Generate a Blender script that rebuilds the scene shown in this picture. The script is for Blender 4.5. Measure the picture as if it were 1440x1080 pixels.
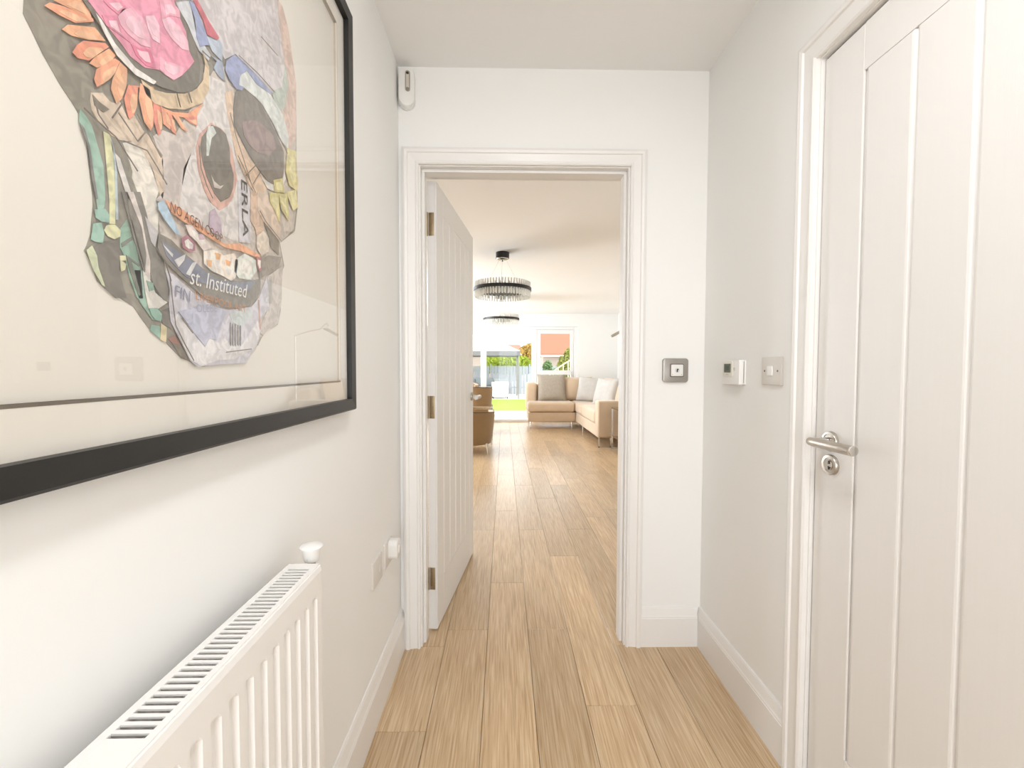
import bpy, bmesh, math, random
from mathutils import Vector, Matrix, Euler

for o in list(bpy.data.objects):
    bpy.data.objects.remove(o)
SC = bpy.context.scene
COL = SC.collection
R = math.radians

# ------------------------------------------------------------------ camera, world, sun, exposure
CAM_Z, PITCH, YAW, ROLL, F_PX = 1.178, 0.0345, 0.0175, 0.0025, 612.0
cd = bpy.data.cameras.new('camera')
cd.sensor_fit = 'HORIZONTAL'; cd.sensor_width = 36.0; cd.lens = F_PX / 1440.0 * 36.0
cd.clip_start = 0.02; cd.clip_end = 300
cam = bpy.data.objects.new('camera', cd); COL.objects.link(cam)
fw = Vector((math.sin(YAW) * math.cos(PITCH), math.cos(YAW) * math.cos(PITCH), -math.sin(PITCH)))
rt = Vector((math.cos(YAW), -math.sin(YAW), 0)); up = rt.cross(fw)
r2 = math.cos(ROLL) * rt + math.sin(ROLL) * up
u2 = -math.sin(ROLL) * rt + math.cos(ROLL) * up
m3 = Matrix((r2, u2, -fw)).transposed()
cam.matrix_world = Matrix.Translation((0, 0, CAM_Z)) @ m3.to_4x4()
SC.camera = cam

SC.view_settings.view_transform = 'Standard'
SC.view_settings.look = 'None'
SC.view_settings.exposure = 0.28
SC.view_settings.gamma = 1.0
SC.view_settings.use_curve_mapping = False

wd = bpy.data.worlds.new('sky'); SC.world = wd; wd.use_nodes = True
bgn = wd.node_tree.nodes['Background']
bgn.inputs['Color'].default_value = (0.88, 0.95, 1.0, 1); bgn.inputs['Strength'].default_value = 2.8

def add_light(name, kind, loc, energy, color=(1, 1, 1), direction=None, size=None):
    ld = bpy.data.lights.new(name, kind); ld.energy = energy; ld.color = color
    if size:
        ld.shape = 'RECTANGLE'; ld.size, ld.size_y = size
    lo = bpy.data.objects.new(name, ld); COL.objects.link(lo); lo.location = loc
    if direction:
        lo.rotation_euler = Vector(direction).to_track_quat('-Z', 'Z').to_euler()
    return lo
sun = add_light('sun', 'SUN', (4, -4, 12), 2.0, (1.0, 0.95, 0.86), (-0.6, 0.22, -0.77)); sun.data.angle = R(2)
# daylight through the glazed front door behind the camera; unseen side light added to brighten the lounge
add_light('daylight_front_door', 'AREA', (0.2, -2.30, 1.25), 22, (0.865, 0.92, 1.0), (0, 1, 0), (0.95, 1.9))
add_light('lounge_fill_light', 'AREA', (-2.70, 6.9, 1.45), 225, (0.83, 0.905, 1.0), (1, 0, 0), (3.6, 1.7))

# ------------------------------------------------------------------ helpers
def lin(h):
    h = h.lstrip('#')
    v = [int(h[i:i + 2], 16) / 255 for i in (0, 2, 4)]
    return tuple(c / 12.92 if c <= 0.04045 else ((c + 0.055) / 1.055) ** 2.4 for c in v) + (1,)

MATS = {}
def mat(name, col, rough=0.5, metal=0.0, var=0.04, scale=8.0, bump=0.0, bscale=60.0, spec=0.5, stretch=None, crisp=False):
    if name in MATS: return MATS[name]
    m = bpy.data.materials.new(name); m.use_nodes = True
    nt = m.node_tree; b = nt.nodes['Principled BSDF']
    c = lin(col) if isinstance(col, str) else tuple(col) + (1,)
    b.inputs['Roughness'].default_value = rough; b.inputs['Metallic'].default_value = metal
    b.inputs['Specular IOR Level'].default_value = spec
    tc = nt.nodes.new('ShaderNodeTexCoord'); vec = tc.outputs['Object']
    if stretch:
        mp = nt.nodes.new('ShaderNodeMapping'); mp.inputs['Scale'].default_value = stretch
        nt.links.new(vec, mp.inputs['Vector']); vec = mp.outputs['Vector']
    n = nt.nodes.new('ShaderNodeTexNoise'); n.inputs['Scale'].default_value = scale; n.inputs['Detail'].default_value = 4
    nt.links.new(vec, n.inputs['Vector'])
    mx = nt.nodes.new('ShaderNodeMix'); mx.data_type = 'RGBA'
    mx.inputs['A'].default_value = tuple(x * (1 - var) for x in c[:3]) + (1,)
    mx.inputs['B'].default_value = tuple(min(1, x * (1 + var)) for x in c[:3]) + (1,)
    fac = n.outputs['Fac']
    if crisp:
        n.inputs['Detail'].default_value = 8; n.inputs['Distortion'].default_value = 1.2
        mr = nt.nodes.new('ShaderNodeMapRange'); mr.inputs['From Min'].default_value = 0.40; mr.inputs['From Max'].default_value = 0.60
        nt.links.new(fac, mr.inputs['Value']); fac = mr.outputs['Result']
    nt.links.new(fac, mx.inputs['Factor']); nt.links.new(mx.outputs['Result'], b.inputs['Base Color'])
    if bump:
        n2 = nt.nodes.new('ShaderNodeTexNoise'); n2.inputs['Scale'].default_value = bscale; n2.inputs['Detail'].default_value = 3
        nt.links.new(vec, n2.inputs['Vector'])
        bp = nt.nodes.new('ShaderNodeBump'); bp.inputs['Strength'].default_value = bump; bp.inputs['Distance'].default_value = 0.002
        nt.links.new(n2.outputs['Fac'], bp.inputs['Height']); nt.links.new(bp.outputs['Normal'], b.inputs['Normal'])
    MATS[name] = m
    return m

def pane_glass(name, tint=(1, 1, 1), refl=0.06, rough=0.0):
    if name in MATS: return MATS[name]
    m = bpy.data.materials.new(name); m.use_nodes = True
    nt = m.node_tree
    for n in list(nt.nodes): nt.nodes.remove(n)
    out = nt.nodes.new('ShaderNodeOutputMaterial'); mx = nt.nodes.new('ShaderNodeMixShader')
    tr = nt.nodes.new('ShaderNodeBsdfTransparent'); gl = nt.nodes.new('ShaderNodeBsdfGlossy')
    tr.inputs['Color'].default_value = tuple(tint) + (1,); gl.inputs['Roughness'].default_value = rough
    fr = nt.nodes.new('ShaderNodeLayerWeight'); fr.inputs['Blend'].default_value = 0.5
    pw = nt.nodes.new('ShaderNodeMath'); pw.operation = 'POWER'; pw.inputs[1].default_value = 5.0
    mu = nt.nodes.new('ShaderNodeMath'); mu.operation = 'MULTIPLY_ADD'; mu.inputs[1].default_value = 1 - refl; mu.inputs[2].default_value = refl
    nt.links.new(fr.outputs['Facing'], pw.inputs[0]); nt.links.new(pw.outputs['Value'], mu.inputs[0]); nt.links.new(mu.outputs['Value'], mx.inputs['Fac'])
    nt.links.new(tr.outputs['BSDF'], mx.inputs[1]); nt.links.new(gl.outputs['BSDF'], mx.inputs[2])
    nt.links.new(mx.outputs['Shader'], out.inputs['Surface'])
    MATS[name] = m
    return m

def wood_mat():
    m = bpy.data.materials.new('oak_plank'); m.use_nodes = True
    nt = m.node_tree; b = nt.nodes['Principled BSDF']
    geo = nt.nodes.new('ShaderNodeNewGeometry'); oi = nt.nodes.new('ShaderNodeObjectInfo')
    wh = nt.nodes.new('ShaderNodeTexWhiteNoise'); wh.noise_dimensions = '1D'
    nt.links.new(oi.outputs['Random'], wh.inputs['W'])
    off = nt.nodes.new('ShaderNodeVectorMath'); off.operation = 'MULTIPLY_ADD'
    off.inputs[1].default_value = (7, 7, 7)
    nt.links.new(wh.outputs['Color'], off.inputs[0]); nt.links.new(geo.outputs['Position'], off.inputs[2])
    def noise(scale, detail, st, dist=0.0):
        mp = nt.nodes.new('ShaderNodeMapping'); mp.inputs['Scale'].default_value = st
        nt.links.new(off.outputs['Vector'], mp.inputs['Vector'])
        n = nt.nodes.new('ShaderNodeTexNoise'); n.inputs['Scale'].default_value = scale
        n.inputs['Detail'].default_value = detail; n.inputs['Distortion'].default_value = dist
        nt.links.new(mp.outputs['Vector'], n.inputs['Vector']); return n
    grain = noise(7, 9, (26, 0.8, 1), 0.6); broad = noise(3, 3, (2.2, 0.7, 1), 0.3); fine = noise(40, 4, (12, 0.4, 1))
    rmp = nt.nodes.new('ShaderNodeValToRGB'); e = rmp.color_ramp.elements
    e[0].position = 0.30; e[0].color = lin('bd9a72'); e[1].position = 0.68; e[1].color = lin('e3caa6')
    k = e.new(0.48); k.color = lin('d2b28a')
    nt.links.new(grain.outputs['Fac'], rmp.inputs['Fac'])
    m1 = nt.nodes.new('ShaderNodeMix'); m1.data_type = 'RGBA'; m1.blend_type = 'MULTIPLY'; m1.inputs['Factor'].default_value = 0.55
    r2_ = nt.nodes.new('ShaderNodeValToRGB'); r2_.color_ramp.elements[0].color = (0.80, 0.79, 0.78, 1); r2_.color_ramp.elements[1].color = (1.0, 1.0, 1.0, 1)
    r2_.color_ramp.elements[0].position = 0.3; r2_.color_ramp.elements[1].position = 0.65
    nt.links.new(broad.outputs['Fac'], r2_.inputs['Fac'])
    nt.links.new(rmp.outputs['Color'], m1.inputs['A']); nt.links.new(r2_.outputs['Color'], m1.inputs['B'])
    hv = nt.nodes.new('ShaderNodeHueSaturation')
    mr = nt.nodes.new('ShaderNodeMapRange'); mr.inputs['To Min'].default_value = 0.88; mr.inputs['To Max'].default_value = 1.12
    nt.links.new(oi.outputs['Random'], mr.inputs['Value']); nt.links.new(mr.outputs['Result'], hv.inputs['Value'])
    nt.links.new(m1.outputs['Result'], hv.inputs['Color']); nt.links.new(hv.outputs['Color'], b.inputs['Base Color'])
    b.inputs['Roughness'].default_value = 0.30; b.inputs['Specular IOR Level'].default_value = 0.7
    bp = nt.nodes.new('ShaderNodeBump'); bp.inputs['Strength'].default_value = 0.15; bp.inputs['Distance'].default_value = 0.001
    nt.links.new(fine.outputs['Fac'], bp.inputs['Height']); nt.links.new(bp.outputs['Normal'], b.inputs['Normal'])
    return m

class MB:
    """collects shapes into one mesh object"""
    def __init__(s): s.bm = bmesh.new()
    def _merge(s, t, M=None):
        if M is not None: bmesh.ops.transform(t, matrix=M, verts=t.verts)
        me = bpy.data.meshes.new('tmp'); t.to_mesh(me); t.free(); s.bm.from_mesh(me); bpy.data.meshes.remove(me)
        return s
    def box(s, lo, hi, bevel=0.0, seg=2, M=None):
        t = bmesh.new(); bmesh.ops.create_cube(t, size=1)
        c = [(a + b) / 2 for a, b in zip(lo, hi)]; d = [abs(b - a) for a, b in zip(lo, hi)]
        bmesh.ops.transform(t, matrix=Matrix.Translation(c) @ Matrix.Diagonal((*d, 1)), verts=t.verts)
        if bevel: bmesh.ops.bevel(t, geom=list(t.edges), offset=bevel, segments=seg, profile=0.5, affect='EDGES')
        return s._merge(t, M)
    def prism(s, pts, h, M=None, bevel=0.0):
        """polygon pts in local xy extruded along +z by h"""
        t = bmesh.new(); vs = [t.verts.new((x, y, 0)) for x, y in pts]; f = t.faces.new(vs)
        ex = bmesh.ops.extrude_face_region(t, geom=[f])
        bmesh.ops.translate(t, vec=(0, 0, h), verts=[v for v in ex['geom'] if isinstance(v, bmesh.types.BMVert)])
        bmesh.ops.recalc_face_normals(t, faces=t.faces)
        if bevel:
            top = [e for e in t.edges if all(v.co.z > h - 1e-6 for v in e.verts)]
            bmesh.ops.bevel(t, geom=top, offset=bevel, segments=2, profile=0.5, affect='EDGES')
        return s._merge(t, M)
    def lathe(s, prof, n=24, M=None):
        """prof (radius, z) revolved about z"""
        t = bmesh.new(); rows = []
        for r, z in prof:
            rows.append([t.verts.new((r * math.cos(2 * math.pi * i / n), r * math.sin(2 * math.pi * i / n), z)) for i in range(n)])
        for a, b in zip(rows, rows[1:]):
            for i in range(n):
                t.faces.new((a[i], a[(i + 1) % n], b[(i + 1) % n], b[i]))
        if prof[0][0] > 1e-4: t.faces.new(list(reversed(rows[0])))
        if prof[-1][0] > 1e-4: t.faces.new(rows[-1])
        bmesh.ops.remove_doubles(t, verts=t.verts, dist=1e-6)
        bmesh.ops.recalc_face_normals(t, faces=t.faces)
        return s._merge(t, M)
    def tube(s, pts, r, n=8, M=None):
        t = bmesh.new(); P = [Vector(p) for p in pts]; rs = r if isinstance(r, (list, tuple)) else [r] * len(P); rows = []
        for i, p in enumerate(P):
            d = (P[min(i + 1, len(P) - 1)] - P[max(i - 1, 0)]).normalized()
            a = d.orthogonal().normalized() if i == 0 else (a - a.dot(d) * d).normalized()
            b = d.cross(a)
            rows.append([t.verts.new(p + rs[i] * (math.cos(2 * math.pi * k / n) * a + math.sin(2 * math.pi * k / n) * b)) for k in range(n)])
        for A, B in zip(rows, rows[1:]):
            for k in range(n): t.faces.new((A[k], A[(k + 1) % n], B[(k + 1) % n], B[k]))
        t.faces.new(list(reversed(rows[0]))); t.faces.new(rows[-1])
        bmesh.ops.recalc_face_normals(t, faces=t.faces)
        return s._merge(t, M)
    def sweep(s, path_fn, prof):
        """path_fn(u, v) -> list of points; consecutive profile points are bridged"""
        t = bmesh.new(); rows = [[t.verts.new(p) for p in path_fn(u, v)] for u, v in prof]
        for A, B in zip(rows, rows[1:]):
            for k in range(len(A) - 1): t.faces.new((A[k], A[k + 1], B[k + 1], B[k]))
        n = len(rows[0]) - 1
        t.faces.new([r[0] for r in rows]); t.faces.new([r[n] for r in reversed(rows)])
        bmesh.ops.recalc_face_normals(t, faces=t.faces)
        return s._merge(t)
    def pillow(s, w, h, t_, M=None, n=14, pinch=0.06):
        t = bmesh.new(); g = {}
        for sd in (1, -1):
            for i in range(n + 1):
                for j in range(n + 1):
                    u, v = 2 * i / n - 1, 2 * j / n - 1
                    edge = (1 - u ** 4) * (1 - v ** 4)
                    if (i in (0, n) or j in (0, n)) and sd == -1: g[sd, i, j] = g[1, i, j]; continue
                    k = 1 - pinch * (u * u * (1 - v * v) + v * v * (1 - u * u)) * 1.0
                    x = u * w / 2 * (1 - pinch * (1 - v * v) * abs(u)); y = v * h / 2 * (1 - pinch * (1 - u * u) * abs(v))
                    wr = 0.05 * math.sin(5 * u + 3 * v * sd) * edge
                    g[sd, i, j] = t.verts.new((x, y, sd * t_ / 2 * max(edge, 0) ** 0.55 * (1 + wr)))
            for i in range(n):
                for j in range(n):
                    q = [g[sd, i, j], g[sd, i + 1, j], g[sd, i + 1, j + 1], g[sd, i, j + 1]]
                    t.faces.new(q if sd == 1 else q[::-1])
        return s._merge(t, M)
    def build(s, name, m, parent=None, smooth=False, loc=None):
        me = bpy.data.meshes.new(name); s.bm.to_mesh(me); s.bm.free()
        me.materials.append(m)
        if smooth:
            for p in me.polygons: p.use_smooth = True
            try: me.set_sharp_from_angle(angle=R(38))
            except Exception: pass
        o = bpy.data.objects.new(name, me); COL.objects.link(o)
        if parent: o.parent = parent
        if loc: o.location = loc
        return o

def thing(name, label, cat, loc=(0, 0, 0), rz=0.0, group=None):
    o = bpy.data.objects.new(name, None); COL.objects.link(o); o.empty_display_size = 0.05
    o.location = loc; o.rotation_euler = (0, 0, rz); o['label'] = label; o['category'] = cat
    if group: o['group'] = group
    return o
def tag(o, label, cat, group=None):
    o['label'] = label; o['category'] = cat
    if group: o['group'] = group
    return o
def struct(o): o['kind'] = 'structure'; return o
def sroot(name, loc=(0, 0, 0), rz=0.0):
    o = bpy.data.objects.new(name, None); COL.objects.link(o); o.location = loc; o.rotation_euler = (0, 0, rz); o['kind'] = 'structure'
    return o
def copy_tree(o, parent=None):
    c = o.copy(); COL.objects.link(c); c.parent = parent
    for ch in [x for x in bpy.data.objects if x.parent == o]: copy_tree(ch, c)
    return c
T = Matrix.Translation
def rot(a, ax): return Matrix.Rotation(a, 4, ax)

# ------------------------------------------------------------------ dimensions of the place (metres)
XL, XR, YB, CEIL = -0.433, 0.838, 1.813, 2.40      # hall walls, partition face, ceiling
YP = 1.933                                         # lounge face of the partition
YF0 = -2.40                                        # inner face of the front wall
LX0, LX1, LY1 = -2.80, 2.50, 9.60                  # lounge side walls, lounge end wall
DX0, DX1, DH = -0.345, 0.510, 2.005                # hall doorway

M_wall = mat('wall_paint', 'f8f6f2', 0.75, var=0.012, scale=3, bump=0.03, bscale=300)
M_ceil = mat('ceiling_paint', 'f8f5f1', 0.85, var=0.012, scale=2)
M_trim = mat('white_gloss_paint', 'f2eee9', 0.32, var=0.01, scale=3)
M_door = mat('white_door_paint', 'efebe6', 0.42, var=0.015, scale=3, bump=0.12, bscale=18, stretch=(60, 60, 1.2))
M_white = mat('white_plastic', 'f0ede8', 0.4, var=0.01)
M_rad = mat('white_enamel', 'f1ede8', 0.35, var=0.01)
M_steel = mat('brushed_steel', 'b9b2a8', 0.3, metal=1.0, var=0.06, scale=40)
M_chrome = mat('polished_chrome', 'd8d6d2', 0.12, metal=1.0, var=0.03)
M_brass = mat('aged_hinge_metal', 'a08c6c', 0.4, metal=0.8, var=0.1, scale=90)
M_dark = mat('dark_recess', '2a2622', 0.6)
M_black = mat('black_satin_frame', '1c1a18', 0.42, var=0.15, scale=30)
M_glass = pane_glass('window_glass', refl=0.012)

# ------------------------------------------------------------------ shell
def boxes(name, lst, m, kind='structure'):
    b = MB()
    for lo, hi in lst: b.box(lo, hi)
    o = b.build(name, m); o['kind'] = kind
    return o
OPY0, OPY1 = 0.375, 1.175                          # opening for the side door in the right wall
boxes('wall_left', [((XL - 0.1, YF0, 0), (XL, YB, CEIL))], M_wall)
boxes('wall_right', [((XR, OPY1, 0), (XR + 0.12, YB, CEIL)), ((XR, YF0, 0), (XR + 0.12, OPY0, CEIL)), ((XR, OPY0, 2.035), (XR + 0.12, OPY1, CEIL)),
                     ((XR + 0.07, OPY0, 0), (XR + 0.12, OPY1, 2.035))], M_wall)  # last box: unseen panel added behind the side door against light leaks
boxes('wall_back', [((LX0, YB, 0), (DX0 - 0.025, YP, CEIL)), ((DX1 + 0.025, YB, 0), (LX1, YP, CEIL)), ((DX0 - 0.025, YB, DH + 0.025), (DX1 + 0.025, YP, CEIL))], M_wall)
boxes('wall_front', [((XL - 0.1, YF0 - 0.12, 0), (-0.36, YF0, CEIL)), ((0.76, YF0 - 0.12, 0), (XR + 0.12, YF0, CEIL)), ((-0.36, YF0 - 0.12, 2.25), (0.76, YF0, CEIL)),
                     ], M_wall)
PX0, PX1, PH = -1.70, 1.615, 2.115
boxes('wall_far', [((LX0 - 0.1, LY1, 0), (PX0, LY1 + 0.25, CEIL)), ((PX1, LY1, 0), (LX1 + 0.1, LY1 + 0.25, CEIL)), ((PX0, LY1, PH), (PX1, LY1 + 0.25, CEIL))], M_wall)
boxes('wall_lounge_right', [((LX1, YB, 0), (LX1 + 0.1, LY1, CEIL))], M_wall)
WY0, WY1, WZ0, WZ1 = 5.0, 8.8, 0.55, 2.25  # opening cut for the added side window
boxes('wall_lounge_left', [((LX0 - 0.1, YB, 0), (LX0, WY0, CEIL)), ((LX0 - 0.1, WY1, 0), (LX0, LY1, CEIL)), ((LX0 - 0.1, WY0, 0), (LX0, WY1, WZ0)), ((LX0 - 0.1, WY0, WZ1), (LX0, WY1, CEIL))], M_wall)
boxes('ceiling', [((LX0 - 0.1, YB, CEIL), (LX1 + 0.1, LY1 + 0.25, CEIL + 0.25)), ((XL - 0.1, YF0 - 0.12, CEIL), (XR + 0.12, YB, CEIL + 0.25))], M_ceil)
floor = boxes('floor', [((LX0 - 0.1, YB, -0.2), (LX1 + 0.1, LY1 + 0.1, -0.014)), ((XL - 0.1, YF0 - 0.12, -0.2), (XR + 0.12, YB, -0.014))], mat('subfloor', '5e4a36', 0.8))
M_wood = wood_mat()

# floor planks: 180 mm boards running along the hall into the lounge
def plank(x0, x1, y0, y1, into=None):
    g = 0.0006; c = 0.0012; a0, a1, b0, b1 = x0 + g, x1 - g, y0 + g, y1 - g
    v = [(a0, b0, -0.014), (a1, b0, -0.014), (a1, b1, -0.014), (a0, b1, -0.014), (a0, b0, -c), (a1, b0, -c), (a1, b1, -c), (a0, b1, -c),
         (a0 + c, b0 + c, 0), (a1 - c, b0 + c, 0), (a1 - c, b1 - c, 0), (a0 + c, b1 - c, 0)]
    f = [(4, 5, 9, 8), (5, 6, 10, 9), (6, 7, 11, 10), (7, 4, 8, 11), (8, 9, 10, 11), (0, 1, 5, 4), (1, 2, 6, 5), (2, 3, 7, 6), (3, 0, 4, 7)]
    if into is not None:
        n = len(into[0]); into[0].extend(v); into[1].extend([tuple(i + n for i in q) for q in f]); return
    me = bpy.data.meshes.new('plank'); me.from_pydata(v, [], f); me.materials.append(M_wood)
    o = bpy.data.objects.new('plank', me); COL.objects.link(o); o.parent = floor
rnd = random.Random(4)
W_, L_ = 0.18, 1.22
KNOWN = {-2: 2.60, -1: 1.93, 0: 2.36, 1: 1.93, 2: 1.48, 3: 3.16, 4: 2.2}   # end-joint of the board whose right seam is 0.1076 + k*W
rest = ([], [])
for k in range(-17, 16):
    xa, xb = 0.1076 + (k - 1) * W_, 0.1076 + k * W_
    kk = k
    j = KNOWN.get(kk, 1.5 + rnd.random() * L_)
    y = j - math.ceil((j - YF0) / L_) * L_
    while y < LY1 + 0.1:
        y0, y1 = max(y, YF0 - 0.05), min(y + L_, LY1 + 0.08); y += L_
        if y1 - y0 < 0.05: continue
        segs = []
        if y0 < YB - 0.01:
            segs.append((max(xa, XL - 0.02), min(xb, XR + 0.02), y0, y1 if (xa > DX0 - .03 and xb < DX1 + .03) else min(y1, YB)))
            if not (xa > DX0 - .03 and xb < DX1 + .03) and y1 > YB + 0.02: segs.append((max(xa, LX0), min(xb, LX1), YB, y1))
        else: segs.append((max(xa, LX0), min(xb, LX1), y0, y1))
        for (a, b, c, d) in segs:
            if b - a < 0.01 or d - c < 0.03: continue
            seen = d > 0.9 and ((c < YB and a < XR) or (b > -0.31 * 0.5 - 0.075 * d and a < 0.27 * d + 0.1))
            plank(a, b, c, d, None if seen else rest)
me = bpy.data.meshes.new('hidden_planks'); me.from_pydata(rest[0], [], rest[1]); me.materials.append(M_wood)
o = bpy.data.objects.new('planks_beyond', me); COL.objects.link(o); o.parent = floor; o['kind'] = 'stuff'

# baseboards: stepped skirting profile (out, z)
SK = [(0, 0), (0.017, 0), (0.017, 0.122), (0.0155, 0.124), (0.0155, 0.128), (0.013, 0.134), (0.007, 0.160), (0.004, 0.166), (0, 0.166)]
def skirting(name, p0, p1, out):
    p0, p1, out = Vector(p0), Vector(p1), Vector(out)
    b = MB(); b.sweep(lambda u, v: [p0 + out * u + Vector((0, 0, v)), p1 + out * u + Vector((0, 0, v))], SK)
    return struct(b.build(name, M_trim))
skirting('baseboard_left', (XL, YF0, 0), (XL, YB - 0.0, 0), (1, 0, 0))
skirting('baseboard_back', (0.575, YB, 0), (XR - 0.017, YB, 0), (0, -1, 0))
skirting('baseboard_right', (XR, 1.212, 0), (XR, YB, 0), (-1, 0, 0))
skirting('baseboard_near', (XR, YF0, 0), (XR, 0.33, 0), (-1, 0, 0))
skirting('baseboard_far', (PX1 + 0.01, LY1, 0), (LX1, LY1, 0), (0, -1, 0))
skirting('baseboard_lounge', (LX1, YP, 0), (LX1, LY1 - 0.02, 0), (-1, 0, 0))

# architraves and door linings
AR = [(0, 0), (0, 0.013), (0.005, 0.017), (0.009, 0.017), (0.012, 0.0125), (0.016, 0.0125), (0.042, 0.016), (0.045, 0.021), (0.054, 0.023), (0.060, 0.021), (0.062, 0.017), (0.066, 0.016), (0.068, 0.012), (0.068, 0)]
def architrave(name, a0, a1, h, place):
    b = MB(); b.sweep(lambda u, v: [place(a0 - u, v, 0), place(a0 - u, v, h + u), place(a1 + u, v, h + u), place(a1 + u, v, 0)], AR)
    return struct(b.build(name, M_trim))
architrave('trim_1', DX0 - 0.006, DX1 + 0.006, DH + 0.004, lambda a, v, z: Vector((a, YB - v, z)))
architrave('trim_2', DX0 - 0.006, DX1 + 0.006, DH + 0.004, lambda a, v, z: Vector((a, YP + v, z)))
DY1 = 1.165; DY0 = DY1 - 0.768
architrave('trim_3', DY0 - 0.006, DY1 + 0.004, 2.004, lambda a, v, z: Vector((XR - v, a, z)))
b = MB()                                            # lining with door stop of the hall doorway
for x0, x1, s0, s1 in ((DX0 - 0.025, DX0, DX0, DX0 + 0.012), (DX1, DX1 + 0.025, DX1 - 0.012, DX1)):
    b.box((x0, YB - 0.001, 0), (x1, YP + 0.001, DH)); b.box((s0, YB + 0.025, 0), (s1, YP - 0.042, DH - 0.012), 0.002)
b.box((DX0 - 0.025, YB - 0.001, DH), (DX1 + 0.025, YP + 0.001, DH + 0.025)); b.box((DX0, YB + 0.025, DH - 0.012), (DX1, YP - 0.042, DH), 0.002)
struct(b.build('trim_4', M_trim))
b = MB()                                            # lining of the side door
b.box((XR - 0.001, DY1, 0), (XR + 0.07, OPY1, 2.035)); b.box((XR - 0.001, OPY0, 0), (XR + 0.07, DY0, 2.035)); b.box((XR - 0.001, DY0, 2.0), (XR + 0.07, DY1, 2.035))
struct(b.build('trim_5', M_trim))

# ------------------------------------------------------------------ panelled doors
def make_door(name, w, h, n, stile, t=0.040):
    """local: x along the leaf from the hinge, visible face at y=0 (facing -y), z up"""
    r = sroot(name)
    MB().box((0, 0.006, 0), (w, t, h)).build('leaf', M_door, r)
    gv = 0.0045                                     # half groove
    bw = (w - 2 * stile) / n; top = 0.11; bot = 0.20
    def slab(nm, x0, x1, z0, z1):
        bb = MB(); t_ = bmesh.new(); c = 0.0045
        pts = [(x0, z0), (x1, z0), (x1, z1), (x0, z1)]
        lo = [t_.verts.new((x, 0.0062, z)) for x, z in pts]
        inn = [(x0 + c, z0 + .0006), (x1 - c, z0 + .0006), (x1 - c, z1 - .0006), (x0 + c, z1 - .0006)]
        mid = [t_.verts.new((x, 0.0012, z)) for x, z in inn]
        hi = [t_.verts.new((x, 0, z)) for x, z in [(x0 + 2 * c, z0 + .002), (x1 - 2 * c, z0 + .002), (x1 - 2 * c, z1 - .002), (x0 + 2 * c, z1 - .002)]]
        for A, B in ((lo, mid), (mid, hi)):
            for i in range(4): t_.faces.new((A[i], A[(i + 1) % 4], B[(i + 1) % 4], B[i]))
        t_.faces.new(hi); bmesh.ops.recalc_face_normals(t_, faces=t_.faces); bb._merge(t_)
        return bb.build(nm, M_door, r)
    b = MB(); b.box((0, 0, 0), (stile - gv, 0.0065, h), 0.003); b.build('stile', M_door, r)
    b = MB(); b.box((w - stile + gv, 0, 0), (w, 0.0065, h), 0.003); b.build('stile', M_door, r)
    b = MB(); b.box((stile - gv, 0, h - top), (w - stile + gv, 0.0065, h), 0.001); b.build('top_rail', M_door, r)
    b = MB(); b.box((stile - gv, 0, 0), (w - stile + gv, 0.0065, bot), 0.001); b.build('bottom_rail', M_door, r)
    for i in range(n):
        slab('board', stile + i * bw, stile + (i + 1) * bw, bot + 0.0003, h - top - 0.0003)
    return r
door1 = make_door('door_1', 0.826, 1.985, 5, 0.115)
A1 = R(83.0)                                        # opened into the lounge
door1.rotation_euler = (0, 0, A1)
# local -y (visible face) must end up facing +x : leaf runs from the hinge along (sin7, cos7)
px, py = -0.3375, 1.928
door1.location = (px + 0.040 * math.sin(A1), py - 0.040 * math.cos(A1), 0.008)
for z in (0.23, 1.0, 1.80):                         # hinge plates let into the hinge edge
    hb = MB(); hb.box((-0.0015, 0.010, z - 0.05), (0.0, 0.034, z + 0.05), 0.0006)
    for dz in (-0.034, 0, 0.034): hb.lathe([(0.004, 0), (0.003, 0.001), (0, 0.001)], 10, T((-0.0015, 0.022 + (0.004 if dz else -0.004), z + dz)) @ rot(-math.pi / 2, 'Y'))
    hb.tube([(-0.003, 0.041, z - 0.05), (-0.003, 0.041, z + 0.05)], 0.0055, 10)
    h_ = hb.build('hinge', M_brass, door1, True); h_['label'] = 'brass coloured butt hinge plate'
def lever_handle(parent, x, z, sgn, off=0.052, ln=0.135):
    """rose on the face at (x, z); lever runs towards sgn*x"""
    rb = MB(); rb.lathe([(0.026, 0), (0.026, 0.006), (0.0245, 0.0085), (0.019, 0.0088), (0.0185, 0.0075), (0, 0.0075)], 32, T((x, 0, z)) @ rot(math.pi / 2, 'X'))
    h = rb.build('handle', M_steel, parent, True); h['label'] = 'brushed steel lever handle on a round rose'
    nb = MB(); nb.lathe([(0.0105, 0.006), (0.0105, 0.02), (0.009, 0.03), (0.009, off)], 24, T((x, 0, z)) @ rot(math.pi / 2, 'X')); nb.build('neck', M_chrome, h, True)
    lb = MB()
    lb.tube([(x - sgn * 0.012, -off + 0.004, z), (x - sgn * 0.004, -off, z), (x + sgn * 0.01, -off - 0.002, z), (x + sgn * ln, -off - 0.002, z)], [0.0075, 0.0105, 0.012, 0.012], 20)
    lb.build('lever', M_steel, h, True)
    cb = MB(); cb.lathe([(0.012, 0), (0.012, 0.002), (0.0105, 0.0035), (0, 0.0035)], 20, T((x + sgn * ln, -off - 0.002, z)) @ rot(sgn * math.pi / 2, 'Y')); cb.build('end_cap', M_chrome, h, True)
    return h
lever_handle(door1, 0.826 - 0.055, 1.0, -1)

door2 = make_door('door_2', 0.762, 1.985, 4, 0.132)
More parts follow.
